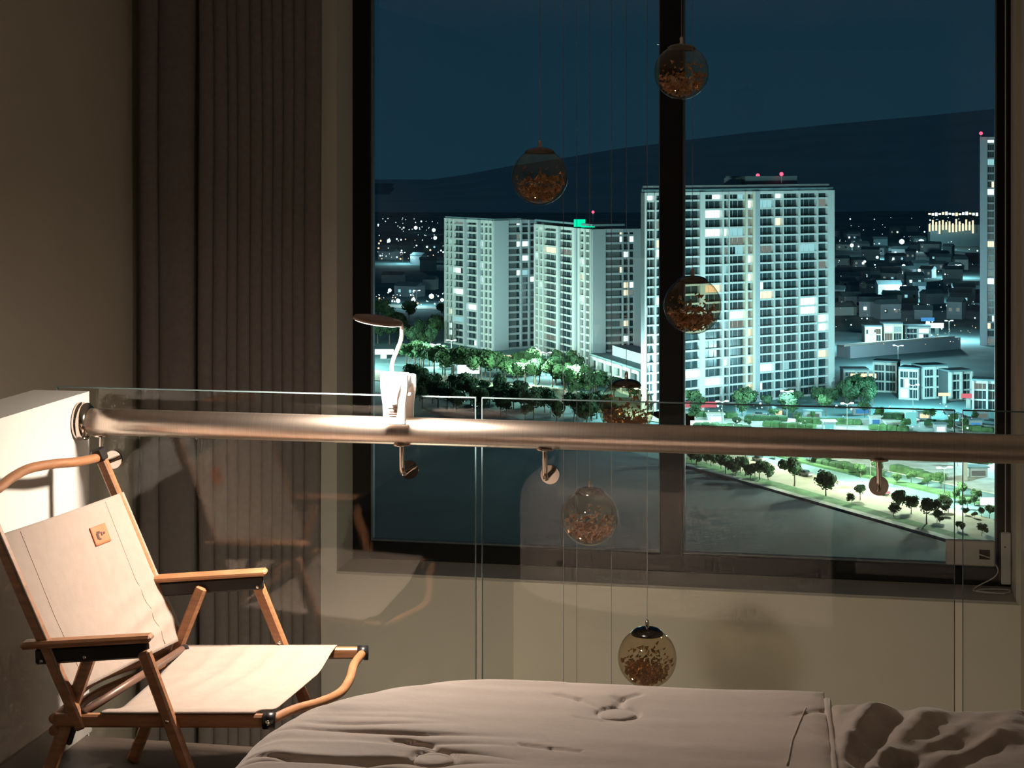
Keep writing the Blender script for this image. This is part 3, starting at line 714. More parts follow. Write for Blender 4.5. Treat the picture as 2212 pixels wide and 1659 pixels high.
cb = spline([(cc.x+hw-0.004, cc.y-0.005, cc.z-hh*0.7), (cc.x+hw+0.012, cc.y-0.016, cc.z-hh-0.015), (cc.x+hw-0.01, cc.y-0.04, zsill+0.05), (cc.x+hw*0.2, cc.y-0.06, zsill+0.008), (cc.x+hw*0.1, cc.y-0.10, zsill), (cc.x+hw*0.6, cc.y-0.14, zsill+0.002), (cc.x+hw+0.045, cc.y-0.12, zsill+0.002), (cc.x+hw+0.05, cc.y-0.075, zsill+0.006), (cc.x+hw*0.5, cc.y-0.085, zsill+0.006), (cc.x+hw*0.2, cc.y-0.13, zsill+0.008), (cc.x+hw+0.03, cc.y-0.15, zsill+0.003)], 8)
MB().tube(cb, 0.0028, 8).build('power_cable', M['plastic_box'], bx, True)
wt = onY(2172, 1150, YW-0.09); wb = onY(2174, 1262, YW-0.09)
wd = thing('blind_cord_handle', wb, 'white plastic cord handle hanging at the right window frame', 'cord handle')
MB().cbox((wt+wb)/2, (0.0215, 0, 0), (0, 0.012, 0), (0, 0, (wt.z-wb.z)/2), 0.004).build('handle', M['plastic_box'], wd)
MB().lathe([(0, 0.001), (0.004, 0.001), (0.004, -0.001)], (wt.x-0.003, wt.y-0.0125, wt.z-0.065), 12, (0, -1, 0)).build('cord_hole', M['ink'], wd)
MB().tube([wt, Vector((wt.x, wt.y, 2.60))], 0.0028, 8).build('cord', M['plastic_box'], wd)

# ================================================================== outdoors
struct(MB().add([G(-9000, 396), G(9000, 396), K(900, 60, GZ), K(-900, 60, GZ)], [(0, 3, 2, 1)]).build('ground', M['ground']))
def poly(name, pts, m, dz, th=0.2):
    w = [G(*p) for p in pts]
    return struct(MB().prism([(q.x, q.y) for q in w], GZ, GZ+dz).build(name, m))
poly('field', [(300, 1700), (2900, 1700), (2300, 1240), (2050, 1172), (1820, 1106), (1620, 1048), (1480, 1010), (1250, 945), (1040, 880), (905, 852), (700, 840), (200, 900)], M['field'], 0.10)
poly('near_pavement', [(1480, 1004), (1620, 1042), (1820, 1098), (2050, 1163), (2350, 1250), (2350, 1265), (2050, 1171), (1820, 1105), (1620, 1047), (1480, 1009)], M['paving'], 0.5)
poly('near_verge', [(1480, 990), (1620, 1028), (1820, 1084), (2050, 1150), (2350, 1236), (2350, 1250), (2050, 1163), (1820, 1098), (1620, 1042), (1480, 1004)], M['grass'], 0.35)
poly('road', [(1380, 930), (1500, 955), (1700, 1012), (1900, 1062), (2150, 1125), (2400, 1200), (2350, 1236), (2050, 1150), (1820, 1084), (1620, 1028), (1480, 990), (1250, 925)], M['road'], 0.25)
poly('median_verge', [(1600, 960), (1760, 1000), (1960, 1045), (2200, 1100), (2200, 1110), (1960, 1053), (1760, 1008), (1600, 967)], M['grass'], 0.5)
poly('far_road', [(1380, 880), (1640, 905), (1900, 905), (2300, 930), (2400, 1060), (2200, 1078), (1960, 1028), (1760, 985), (1600, 948), (1420, 905)], M['paving'], 0.22)
poly('avenue', [(800, 800), (1000, 815), (1200, 838), (1420, 876), (1500, 900), (1500, 922), (1380, 908), (1180, 868), (1000, 838), (800, 822)], M['road'], 0.22)
poly('far_avenue', [(780, 655), (960, 664), (980, 672), (780, 662)], M['paving'], 0.25)

# hills
def hill(name, prof, d, fd):
    v, f = [], []
    for px, y in prof:
        z = EYE + (HORIZON-y)/F_PX*d
        v += [K((px-1106)/F_PX*fd, fd, GZ-1), K((px-1106)/F_PX*(fd*0.35+d*0.65), fd*0.35+d*0.65, GZ+(z-GZ)*0.72), K((px-1106)/F_PX*d, d, z), K((px-1106)/F_PX*(d+900), d+900, GZ-1)]
    for i in range(len(prof)-1):
        for k in range(3): a = i*4+k; f.append((a, a+4, a+5, a+1))
    return struct(obj(name, v, f, M['hill'], None, True))
hill('hill_far', [(-4000, 330), (-1500, 350), (300, 392), (805, 402), (900, 392), (1000, 378), (1106, 358), (1200, 344), (1330, 322), (1480, 303), (1620, 286), (1800, 268), (2000, 250), (2160, 234), (2500, 215), (3500, 230), (6000, 320)], 4200, 2300)
hill('hill_near', [(-4000, 380), (-1000, 410), (300, 430), (805, 440), (1000, 432), (1400, 425), (1800, 440), (2000, 444), (2160, 440), (3000, 420), (6000, 400)], 2250, 2000)

# ---------------- apartment blocks
def unit_box(m):
    me = bpy.data.meshes.new('window'); h = 0.5
    v = [(-h,-h,-h),(h,-h,-h),(h,h,-h),(-h,h,-h),(-h,-h,h),(h,-h,h),(h,h,h),(-h,h,h)]
    me.from_pydata(v, [], [(0,3,2,1),(4,5,6,7),(0,1,5,4),(1,2,6,5),(2,3,7,6),(3,0,4,7)]); me.materials.append(m); me.update(); return me
UB = {k: unit_box(M[k]) for k in ('dark_pane', 'lit_white', 'lit_warm', 'lit_cyan', 'lit_dim', 'facade', 'facade_c', 'facade_grey', 'facade_core', 'roof', 'sign_white', 'sign_warm', 'sign_cyan', 'sign_blue', 'sign_red', 'paving', 'shell', 'pole', 'street_head')}
def block(parent, name, key, c, u, w, dpt, h):
    o = bpy.data.objects.new(name, UB[key]); COL.objects.link(o); o.parent = parent
    o.location = Vector(c) - Vector(parent['_b']); o.rotation_euler = (0, 0, math.atan2(u.y, u.x)); o.scale = (w, dpt, h); return o
def facade(root, A, B, z0, z1, floors, cols, wall, rg, band=0.28, lit=0.10, recess=0.9, body=12.0, top_solid=0, pw=0.5, core=None, plan=None):
    """cols: list of (kind, relative width); W window, D double pane, P pier, S solid wall."""
    A = Vector((A.x, A.y, 0)); B = Vector((B.x, B.y, 0)); u = (B-A).normalized(); n = Vector((u.y, -u.x, 0)); L = (B-A).length
    if n.dot(-A) < 0: n = -n
    tot = sum(c[1] for c in cols); fh = (z1-z0)/floors
    mid = (A+B)/2 - n*(body/2+recess)
    if plan: MB().prism(plan, z0, z1-0.3).build('body', M['facade_grey'], root)
    else: block(root, 'body', 'shell', (mid.x, mid.y, (z0+z1)/2), u, L-0.1, body, z1-z0-0.3)
    for i in range(floors+1):
        hgt = fh*band if i < floors else fh*band*1.6
        c = (A+B)/2 - n*(recess/2-0.0); block(root, 'floor_band', wall, (c.x, c.y, z0+fh*i+ (hgt/2 if i < floors else -hgt/2)), u, L, recess+0.5, hgt)
    x = 0.0
    for ci, (kd, w) in enumerate(cols):
        w = w/tot*L; c0 = A + u*(x + w/2)
        if kd in 'PSGC':
            key = {'P': wall, 'S': wall, 'G': 'facade_grey', 'C': 'facade_core'}[kd]
            c = c0 - n*(recess/2-0.2); block(root, 'pier', key, (c.x, c.y, (z0+z1)/2), u, w, recess+0.9, z1-z0)
        else:
            for i in range(floors):
                zz0, zz1 = z0+fh*(i+band), z0+fh*(i+1)
                r = rg.random(); key = 'dark_pane'
                lk = lit*(2.2 if i == floors-1 else 1.0)
                if kd == 'C': lk = 0.4
                if r < lk: key = rg.choice(['lit_white', 'lit_white', 'lit_white', 'lit_warm', 'lit_cyan', 'lit_dim'])
                if kd == 'L': key = rg.choice(['lit_dim', 'lit_warm', 'lit_dim', 'dark_pane', 'lit_white'])
                ww = w*(0.98 if kd != 'W' else 0.96)
                if key in ('lit_white', 'lit_cyan', 'lit_warm') and kd == 'D' and rg.random() < 0.35:
                    # only part of the flat is lit
                    fr_ = rg.uniform(0.3, 0.6); sd = rg.choice((-1, 1))
                    c = c0 + u*(sd*ww*(1-fr_)/2) - n*(recess-0.12); block(root, 'window', key, (c.x, c.y, (zz0+zz1)/2), u, ww*fr_, 0.24, zz1-zz0)
                    c = c0 - u*(sd*ww*fr_/2) - n*(recess-0.10); block(root, 'window', 'dark_pane', (c.x, c.y, (zz0+zz1)/2), u, ww*(1-fr_), 0.2, zz1-zz0)
                else:
                    c = c0 - n*(recess-0.10); block(root, 'window', key, (c.x, c.y, (zz0+zz1)/2), u, ww, 0.2, zz1-zz0)
        x += w
    # thin upright glazing bars in wide panes, joined
    mb = MB(); x = 0.0
    for kd, w in cols:
        w = w/tot*L
        if kd == 'D':
            for t in (0.34, 0.67):
                c = A + u*(x+w*t) - n*(recess-0.28); mb.obox((c.x, c.y, (z0+z1)/2), u*0.05, n*0.05, Vector((0, 0, (z1-z0)/2)))
        x += w
    if mb.v: tag(mb.build('glazing_bars', M[wall], root), kind='stuff')
    return u, n, L
rg = random.Random(11)
GZb = GZ
# pale tower (right)
CR_ = K((1800-1106)/F_PX*470, 470, 0); CL_ = K(42.46, 433.7, 0); cdir = (CR_-CL_).normalized()
twr = thing('apartment_tower', ((CL_+CR_)/2).xy.to_3d() + Vector((0, 0, GZ)), 'tall pale apartment tower with long rows of balconies, lit cyan', 'building')
nC0 = Vector((cdir.y, -cdir.x, 0)); nC0 = nC0 if nC0.dot(-CL_) > 0 else -nC0
pl = CL_ - nC0*1.1; planC = [p_.xy for p_ in (pl + cdir*0.1, CR_ - nC0*1.1, CR_ - nC0*17, pl + cdir*0.1 + CL_.normalized()*18)]
colsC = [('S', 3), ('D', 15), ('P', 2), ('D', 17), ('P', 3), ('W', 19), ('P', 3), ('D', 35), ('S', 9), ('D', 31), ('P', 3), ('W', 9), ('P', 1.5), ('D', 29), ('C', 4), ('L', 10), ('C', 4), ('G', 9), ('D', 27), ('P', 1.5), ('W', 15), ('P', 1.5), ('D', 29), ('P', 3), ('D', 33), ('P', 2), ('W', 20), ('S', 12)]
uC, nC, LC = facade(twr, CL_, CR_, GZ, -9.8, 23, colsC, 'facade_c', rg, band=0.20, lit=0.14, recess=1.1, body=16, plan=planC)
mC = (CL_+CR_)/2 - nC*8
MB().prism([CL_.xy] + [CR_.xy] + planC[2:], -9.8, -8.8).build('roof', M['roof'], twr)
crn = CL_ + uC*(LC*0.70) - nC*9
block(twr, 'roof_parapet', 'facade_grey', ((CL_+CR_).x/2 - nC.x*1.5, (CL_+CR_).y/2 - nC.y*1.5, -8.2), uC, LC*0.98, 0.6, 1.2)
block(twr, 'plant_room', 'roof', (crn.x, crn.y, -7.0), uC, 24, 10, 4.4)
block(twr, 'plant_room', 'facade_grey', (crn.x-uC.x*13, crn.y-uC.y*13, -7.6), uC, 3.0, 6, 4.4)
for px, py in ((1637, 379), (1688, 376)):
    p = U(px, py, 462); MB().lathe([(0, 0.7), (0.5, 0.5), (0.7, 0), (0.5, -0.5), (0, -0.7)], p, 12).build('beacon', M['red_light'], twr, True)
    MB().tube([p-Vector((0, 0, 4)), p], 0.12, 6).build('mast', M['pole'], twr)
# left curved block: two wings in front, side faces, link
A0, A1 = K((962-1106)/F_PX*599, 599, 0), K((1066-1106)/F_PX*574, 574, 0)
blA = thing('apartment_block', ((A0+A1)/2).xy.to_3d() + Vector((0, 0, GZ)), 'leftmost apartment block with white grid of small windows and grey end wall', 'building')
uA, nA, LA = facade(blA, A0, A1, GZ, -25.4, 18, [('P', 2.5), ('W', 9), ('P', 2), ('W', 9), ('P', 3.5), ('D', 28), ('S', 4), ('G', 5), ('D', 28), ('S', 4), ('G', 6), ('W', 8), ('P', 3), ('W', 9), ('P', 2), ('W', 9), ('P', 2)], 'facade', rg, band=0.27, lit=0.14, recess=0.9, body=11)
A2 = A1 + (-nA)*22.0
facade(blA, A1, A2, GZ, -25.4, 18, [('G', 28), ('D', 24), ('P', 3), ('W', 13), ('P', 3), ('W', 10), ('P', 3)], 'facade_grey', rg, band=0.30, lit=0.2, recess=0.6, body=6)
Bl0, Bl1 = K((1118-1106)/F_PX*612, 612, 0), K((1172-1106)/F_PX*600, 600, 0)
blL = thing('apartment_block', ((Bl0+Bl1)/2).xy.to_3d() + Vector((0, 0, GZ)), 'dark recessed stair block between the two left apartment blocks, warm light at its top', 'building')
facade(blL, Bl0, Bl1, GZ, -26.4, 18, [('G', 3), ('D', 14), ('P', 2), ('W', 6), ('P', 2), ('W', 6), ('C', 3), ('G', 12)], 'facade_grey', rg, band=0.26, lit=0.14, recess=0.5, body=5)
for px in (1119, 1127, 1136, 1146):
    p = U(px, 481, 605); block(blL, 'lit_window', 'lit_warm', p, RT, 0.9 if px != 1119 else 1.6, 0.4, 2.4)
Bb0, Bb1 = K((1156-1106)/F_PX*570, 570, 0), K((1279-1106)/F_PX*527, 527, 0)
blB = thing('apartment_block', ((Bb0+Bb1)/2).xy.to_3d() + Vector((0, 0, GZ)), 'middle apartment block with green roof sign and blue-grey end wall', 'building')
uB, nB, LB = facade(blB, Bb0, Bb1, GZ, -26.6, 18, [('P', 3), ('W', 7), ('P', 3), ('W', 7), ('P', 3), ('D', 28), ('S', 5), ('G', 4), ('D', 26), ('S', 6), ('G', 7), ('P', 4), ('W', 8), ('P', 3), ('W', 9), ('P', 3)], 'facade', rg, band=0.25, lit=0.16, recess=0.9, body=11)
Bb2 = Bb1 + (-nB)*24.0
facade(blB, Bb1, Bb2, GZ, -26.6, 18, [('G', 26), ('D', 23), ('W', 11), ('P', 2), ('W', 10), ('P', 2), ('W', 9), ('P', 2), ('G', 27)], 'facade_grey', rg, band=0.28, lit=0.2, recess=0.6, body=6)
p = U(1252, 482, 535); block(blB, 'roof_sign', 'sign_cyan', p, RT, 4.6, 0.8, 3.0).data = unit_box(M['green_sign'])
p = U(1270, 487, 535); block(blB, 'roof_sign', 'sign_cyan', p, RT, 5.4, 0.8, 1.6).data = unit_box(M['green_sign'])
p = U(1281, 458, 540); MB().lathe([(0, 0.6), (0.45, 0.4), (0.6, 0), (0.45, -0.4), (0, -0.6)], p, 12).build('beacon', M['red_light'], blB, True)
MB().tube([p-Vector((0, 0, 7)), p], 0.12, 6).build('mast', M['pole'], blB)
for o_, a_, b_, n_ in ((blA, A0, A1, nA), (blB, Bb0, Bb1, nB)):
    m_ = (a_+b_)/2 - n_*7; block(o_, 'roof', 'roof', (m_.x, m_.y, -25.0), (b_-a_).normalized(), (b_-a_).length+0.4, 14, 0.8)
# far right tower
D0, D1 = K((2117-1106)/F_PX*591, 591, 0), K((2235-1106)/F_PX*585, 585, 0)
blD = thing('apartment_tower', ((D0+D1)/2).xy.to_3d() + Vector((0, 0, GZ)), 'slim tower at the right window edge with red light on top', 'building')
facade(blD, D0, D1, GZ, 10.6, 28, [('G', 13), ('D', 11), ('G', 2), ('W', 7), ('G', 10), ('D', 12), ('G', 12), ('D', 14), ('G', 12)], 'facade_grey', rg, band=0.24, lit=0.24, recess=0.6, body=12)
p = U(2119, 288, 589); MB().lathe([(0, 0.8), (0.6, 0.5), (0.8, 0), (0.6, -0.5), (0, -0.8)], p, 12).build('beacon', M['red_light'], blD, True)
MB().tube([p-Vector((0, 0, 3)), p], 0.15, 6).build('mast', M['pole'], blD)
# low podium in front of the blocks
Pd0, Pd1 = K((1274-1106)/F_PX*496, 496, 0), K((1384-1106)/F_PX*458, 458, 0)
pod = thing('podium_building', ((Pd0+Pd1)/2).xy.to_3d() + Vector((0, 0, GZ)), 'low podium building with a row of piers between the blocks and the tower', 'building')
_, nP, LP = facade(pod, Pd0, Pd1, GZ, GZ+9.5, 2, [('P', 2), ('D', 8)]*6 + [('P', 2)], 'facade', rg, band=0.16, lit=0.10, recess=1.2, body=18)
mP = (Pd0+Pd1)/2 - nP*10; block(pod, 'roof', 'roof', (mP.x, mP.y, GZ+9.9), (Pd1-Pd0).normalized(), LP, 20, 0.7)
q = mP; block(pod, 'roof_house', 'facade_grey', (q.x, q.y, GZ+12), (Pd1-Pd0).normalized(), LP*0.7, 8, 3.6)

# ---------------- row houses at the right
FEET = []
def house(px0, px1, yt, yb_, label, floors=3, skew=0.0, lit=0.05, cols=None, wall='facade', group=None, body=6):
    d0 = (EYE-GZ)*F_PX/(yb_-HORIZON); d1 = d0*(1+skew)
    a, b = K((px0-1106)/F_PX*d0, d0, 0), K((px1-1106)/F_PX*d1, d1, 0)
    zt = EYE-(yt-HORIZON)/F_PX*d0
    t = thing('row_house', ((a+b)/2).xy.to_3d() + Vector((0, 0, GZ)), label, 'house', group)
    FEET.append((a, b, 2.0)); u, n, L = facade(t, a, b, GZ, zt, floors, cols or [('P', 1), ('D', 6), ('P', 1), ('D', 6), ('P', 1)], wall, rg, band=0.16, lit=lit, recess=0.8, body=body)
    m_ = (a+b)/2 - n*(body/2+0.4); block(t, 'roof', 'roof', (m_.x, m_.y, zt+0.3), u, L+0.3, body+1, 0.6)
    return t
house(1886, 1938, 782, 846, 'pale row house with square window frames right of the pale tower', 3, -0.005)
house(1942, 1985, 796, 862, 'narrow row house second from the tower, above the star-bright lamp', 3, -0.005)
house(1992, 2046, 793, 862, 'cyan-lit row house behind the star-bright street lamp', 3, 0.005)
house(2052, 2100, 804, 866, 'row house with the red shop sign below it', 3, 0.005)
house(2100, 2165, 822, 886, 'row house at the right window edge with tall window frames', 3, -0.005)
house(1822, 1876, 800, 846, 'dim row house partly behind trees beside the pale tower', 3, 0.0)
house(1868, 1905, 706, 742, 'small yellow-lit house farther back, left of its row', 2, 0, 0.5, wall='facade_core')
house(1908, 1950, 700, 740, 'small yellow-lit house farther back, middle of its row', 2, 0, 0.5, wall='facade_core')
house(1955, 2010, 706, 738, 'small house farther back beside the blue sign', 2, 0, 0.3)
hl = thing('market_hall', G(1940, 768), 'long low hall with a white roof edge behind the row houses', 'building')
ha, hb = G(1822, 772), G(2060, 752); uh = (hb-ha).normalized(); mh = (ha+hb)/2
block(hl, 'wall', 'facade_grey', (mh.x, mh.y, GZ+2.5), uh, (hb-ha).length, 8, 5); block(hl, 'roof_edge', 'paving', (mh.x-0.0, mh.y-4.2, GZ+5.3), uh, (hb-ha).length, 0.8, 0.8)
for k in range(6):
    c = ha + uh*((hb-ha).length*(k+0.5)/6); block(hl, 'window', 'lit_dim' if k % 2 else 'dark_pane', (c.x, c.y-4.2, GZ+2.4), uh, 3.4, 0.5, 2.2)

# far low town: many small houses
hp = [(840, 560), (875, 548), (905, 570), (935, 540), (925, 585), (850, 610), (885, 640), (930, 625)]
for i in range(70):
    y = 505 + 190*(i/70)**1.0 + rnd.uniform(-6, 6); hp.append((rnd.uniform(1806, 2112), y))
hs = []
for i, (px, py) in enumerate(hp):
    c = G(px, py); w, dd, h = rnd.uniform(7, 15), rnd.uniform(7, 12), rnd.uniform(4, 9); an = rnd.uniform(-0.5, 0.5)
    wk = rnd.choice(['facade_grey', 'roof', 'facade_grey', 'facade']); lt = rnd.random() < 0.55
    t = thing('town_house', c, '%s %s house, %s, in the far low town %s' % ({'facade_grey': 'grey', 'roof': 'dark', 'facade': 'pale'}[wk], 'lit-windowed' if lt else 'unlit', 'wide' if w > 11 else 'narrow', 'left of the apartment blocks' if px < 1000 else ('high up near the hill foot' if py < 560 else ('in its middle rows' if py < 640 else 'in its nearest rows'))), 'house', 'far town houses')
    uu = Vector((math.cos(an), math.sin(an), 0)); nn = Vector((uu.y, -uu.x, 0))
    block(t, 'wall', wk, c+Vector((0, 0, h/2)), uu, w, dd, h)
    rf = MB().add([c+uu*(-w/2-0.4)+nn*(dd/2+0.4)+Vector((0,0,h)), c+uu*(w/2+0.4)+nn*(dd/2+0.4)+Vector((0,0,h)), c+uu*(w/2+0.4)-nn*(dd/2+0.4)+Vector((0,0,h)), c-uu*(w/2+0.4)-nn*(dd/2+0.4)+Vector((0,0,h)), c-uu*(w/2+0.4)+Vector((0,0,h+2.2)), c+uu*(w/2+0.4)+Vector((0,0,h+2.2))], [(0,1,5,4),(2,3,4,5),(1,2,5),(3,0,4),(3,2,1,0)])
    rf.build('roof', M['roof'], t)
    if lt:
        f_ = c + nn*(dd/2+0.1)
        for s_ in (-0.25, 0.25): q = f_ + uu*(w*s_); block(t, 'window', rnd.choice(['lit_dim', 'lit_white', 'lit_cyan', 'dark_pane']), (q.x, q.y, GZ+h*0.55), uu, 1.5, 0.3, 1.6)

# lit complex on the far slope, top right
lc = thing('lit_hall', G(2060, 530), 'distant hall outlined with rows of warm and white lights', 'building')
c0 = U(2060, 492, 1250); block(lc, 'wall', 'roof', (c0.x, c0.y, (c0.z+GZ)/2), RT, 46, 10, c0.z-GZ+6)
for i in range(15):
    q = U(2008+i*7.3, 462+1.2*math.sin(i), 1243); block(lc, 'lamp', 'sign_white' if i % 4 else 'sign_warm', q, RT, 2.2, 0.6, 1.6+0.8*(i % 3))
for i in range(14):
    hh_ = (7, 10, 8, 12, 9)[i % 5]; q = U(2008+i*7.2, 492-((i*5) % 7), 1243); block(lc, 'lit_pillar', 'sign_warm', q, RT, 1.5, 0.6, hh_)

# ---------------- trees
def tree_mesh(seed, leaf, n=300, h=6.0, r=2.6, trunk=2.4):
    q = random.Random(seed); mb = MB()
    lobes = [(Vector((q.gauss(0, r*0.38), q.gauss(0, r*0.38), trunk + r*0.75 + q.uniform(-0.3, 0.6)*r)), r*q.uniform(0.45, 0.7)) for _ in range(6)]
    for i in range(n):
        c, rr = q.choice(lobes); dr = Vector((q.gauss(0,1), q.gauss(0,1), q.gauss(0,1))).normalized(); p = c + dr*rr*q.uniform(0.75, 1.05)
        a = dr.orthogonal().normalized(); a = (Matrix.Rotation(q.uniform(0, 6.28), 3, dr) @ a); b = dr.cross(a); s_ = r*q.uniform(0.12, 0.22)
        k = len(mb.v); tip = p + dr*s_*0.5
        mb.v += [p+a*s_, p+b*s_*0.8, p-a*s_*0.9, p-b*s_, tip]; mb.f += [(k,k+1,k+4),(k+1,k+2,k+4),(k+2,k+3,k+4),(k+3,k,k+4)]
    for c, rr in lobes:     # leafy core so the crown is not see-through
        mb.lathe([(0.05, rr*0.70), (rr*0.4, rr*0.6), (rr*0.66, rr*0.2), (rr*0.66, -rr*0.2), (rr*0.4, -rr*0.55), (0.05, -rr*0.65)], c, 7)
    tk = MB().tube([(0, 0, -0.1), (q.uniform(-.15, .15), q.uniform(-.15, .15), trunk*0.6), (0, 0, trunk+r*0.6)], [0.22, 0.17, 0.10], 7)
    t = thing('street_tree', (0, 0, 0)); mb.build('crown', leaf, t); tk.build('trunk', M['bark'], t)
    return t
protos = [tree_mesh(s, M['leaf'] if s % 2 else M['leaf2']) for s in range(6)]
used = [False]*6
def landmark(px):
    for lim, w_ in ((870, 'behind the clip lamp'), (960, 'right of the clip lamp'), (1070, 'below the leftmost block'), (1150, 'below the recessed block'), (1280, 'below the middle block'), (1430, 'left of the mullion'), (1560, 'just right of the mullion'), (1680, "under the tower's left half"), (1800, "under the tower's right half"), (1950, 'right of the tower'), (2060, 'below the row houses')):
        if px < lim: return w_
    return 'near the right pane edge'
placed = []
FOOT = FEET + [(CL_, CR_, 3), (A0, A1, 3), (A1, A2, 3), (Bb0, Bb1, 3), (Bb1, Bb2, 3), (Pd0, Pd1, 3), (Pd0-nP*10, Pd1-nP*10, 9), (CL_-nC*9, CR_-nC*9, 9)]
def tree(px, py, h, k, label, group):
    q = G(px, py); rad = h*0.36
    for a_, r_ in placed:
        if (q.x-a_.x)**2 + (q.y-a_.y)**2 < ((rad+r_)*0.60)**2: return None
    for a_, b_, r_ in FOOT:
        ab = b_-a_; t = max(0, min(1, (q-a_).xy.dot(ab.xy)/ab.xy.length_squared)); m_ = a_+ab*t
        if (q.x-m_.x)**2 + (q.y-m_.y)**2 < (r_+rad)**2: return None
    placed.append((q, rad))
    if not used[k]: o = protos[k]; used[k] = True
    else: o = copy_tree(protos[k])
    o.location = G(px, py); s_ = h/6.6; o.scale = (s_*rnd.uniform(0.9, 1.15), s_*rnd.uniform(0.9, 1.15), s_); o.rotation_euler = (0, 0, rnd.uniform(0, 6.28))
    return tag(o, '%s %s tree %s, %s' % ('small' if h < 3.4 else ('mid-sized' if h < 6.6 else 'tall'), 'dark' if k % 2 else 'green', label, landmark(px)), 'tree', group)
for i, (px, py, h) in enumerate([(1716, 1052, 6.6), (1784, 1074, 6.0), (1660, 1040, 4.0), (1858, 1082, 3.6), (1942, 1106, 4.8), (1968, 1112, 4.2), (2002, 1134, 5.8), (1930, 1118, 3.2), (1840, 1090, 2.6)]):
    tree(px, py, h, (1, 3, 5)[i % 3], 'on the near verge against the road', 'street trees on the near verge')
for i in range(16):
    px = 1484 + i*10.5; tree(px, 1003 + (px-1484)*0.255 + rnd.uniform(-9, 5), rnd.uniform(3.2, 5.0), (1, 3, 5)[i % 3], 'in the dense row along the field', 'dense trees along the field edge')
for i in range(22):
    px = 2022 + rnd.uniform(0, 125); tree(px, 1085 + (px-2022)*0.22 + rnd.uniform(-12, 60), rnd.uniform(1.6, 3.2), i % 6, 'in the bright planting by the pavement', 'young trees by the bright pavement')
for i in range(14):
    t_ = i/13; tree(1640+470*t_+rnd.uniform(-8, 8), 985+100*t_+rnd.uniform(-14, 4), rnd.uniform(2.4, 4.0), (0, 2, 4)[i % 3], 'on the strip between the carriageways', 'median trees')
for i in range(120):
    px = rnd.uniform(870, 1420); lo_, hi_ = 778 + (px-880)*0.10, 800 + (px-880)*0.17
    tree(px, rnd.uniform(lo_, hi_), rnd.uniform(6, 10), (0, 2, 4, 0, 1)[i % 5], 'in the lit grove', 'grove at the foot of the blocks')
for i in range(80):
    px = rnd.uniform(870, 1340); lo_ = 850 + (px-900)*0.12
    tree(px, lo_ + rnd.uniform(-14, 34), rnd.uniform(5, 8.5), (1, 3, 5)[i % 3], 'in the belt beside the dark field', 'dark tree belt by the field')
for i in range(26):
    tree(rnd.uniform(1490, 1900), rnd.uniform(868, 905), rnd.uniform(4.5, 7.5), (1, 3, 5, 0)[i % 4], 'at the foot of the pale tower', 'trees at the foot of the tower')
for i in range(20):
    tree(rnd.uniform(815, 965), rnd.uniform(690, 760), rnd.uniform(7, 11), (1, 3, 5, 2)[i % 4], 'in the dim park left of the blocks', 'park trees at the left pane edge')
for i in range(34):
    tree(rnd.uniform(1490, 2140), rnd.choice([rnd.uniform(905, 935), rnd.uniform(960, 1010)]), rnd.uniform(2.5, 4.5), (0, 2, 1, 3)[i % 4], 'on the brightly lit plaza', 'plaza trees')
for i in range(10):
    tree(rnd.uniform(1810, 1900), rnd.uniform(850, 885), rnd.uniform(5, 8), (1, 3)[i % 2], 'between the tower and the houses', 'trees beside the tower')

# ---------------- street lamps (lit), signs, cars
slp = thing('street_lamp', (0, 0, 0))
MB().tube([(0, 0, 0), (0, 0, 8.6)], [0.16, 0.10], 8).build('pole', M['pole'], slp)
for s_ in (-1, 1):
    arm = MB().tube([(0, 0, 8.5), (s_*1.2, 0, 8.9)], 0.07, 6).build('arm', M['pole'], slp)
    MB().cbox((s_*1.5, 0, 8.85), (0.55, 0, 0), (0, 0.35, 0), (0, 0, 0.22), 0.08).build('lamp_head', M['street_head'], arm)
first = [True]
def street_lamp(px, py, power, label, col=(0.62, 1.0, 0.95), group='lit street lamps', sc_=1.0):
    o = slp if first[0] else copy_tree(slp); first[0] = False
    o.location = G(px, py); o.scale = (sc_,)*3; o.rotation_euler = (0, 0, rnd.uniform(-0.3, 0.3)+YAW); tag(o, label, 'street lamp', group)
    if power:
        l = bpy.data.lights.new('street_light', 'POINT'); l.energy = power*CITY; l.color = col; l.shadow_soft_size = 0.8
        lo_ = bpy.data.objects.new('street_light', l); COL.objects.link(lo_); lo_.parent = o; lo_.location = (0, 0, 11.5)
    return o
street_lamp(940, 792, 3e4, 'twin-headed street lamp behind the clip lamp, left of the others', (0.70, 1.0, 0.80))
street_lamp(1132, 838, 3.5e4, 'twin-headed street lamp in front of the grove below the recessed block', (0.70, 1.0, 0.80))
street_lamp(1236, 856, 3e4, 'twin-headed street lamp nearest the left of the podium', (0.70, 1.0, 0.85))
street_lamp(975, 782, 1.6e4, 'added street lamp among the trees at the foot of the leftmost block', (0.80, 1.0, 0.88))  # this lamp and the next added to brighten the feet of the blocks
street_lamp(1180, 812, 1.8e4, 'added street lamp among the trees at the foot of the middle block', (0.80, 1.0, 0.88))
street_lamp(1385, 900, 2.5e4, 'twin-headed street lamp beside the black mullion on the avenue', (0.62, 0.98, 1.0))
street_lamp(1700, 905, 2.4e4, 'very bright street lamp in front of the pale tower', (0.55, 0.95, 1.0))
street_lamp(1972, 890, 4e4, 'star-bright street lamp in front of the row houses', (0.45, 0.95, 1.0))
street_lamp(1560, 930, 2.2e4, 'street lamp hidden in the glow just above the handrail right of the mullion', (0.60, 0.98, 0.95))
street_lamp(1830, 935, 2.2e4, 'street lamp just above the handrail left of the star-bright lamp', (0.60, 0.98, 0.95))
street_lamp(1880, 1052, 4e4, 'added street lamp on the road strip beside the right rail bracket', (0.95, 1.0, 0.72))  # the three road lamps are added to light the pale tower's front
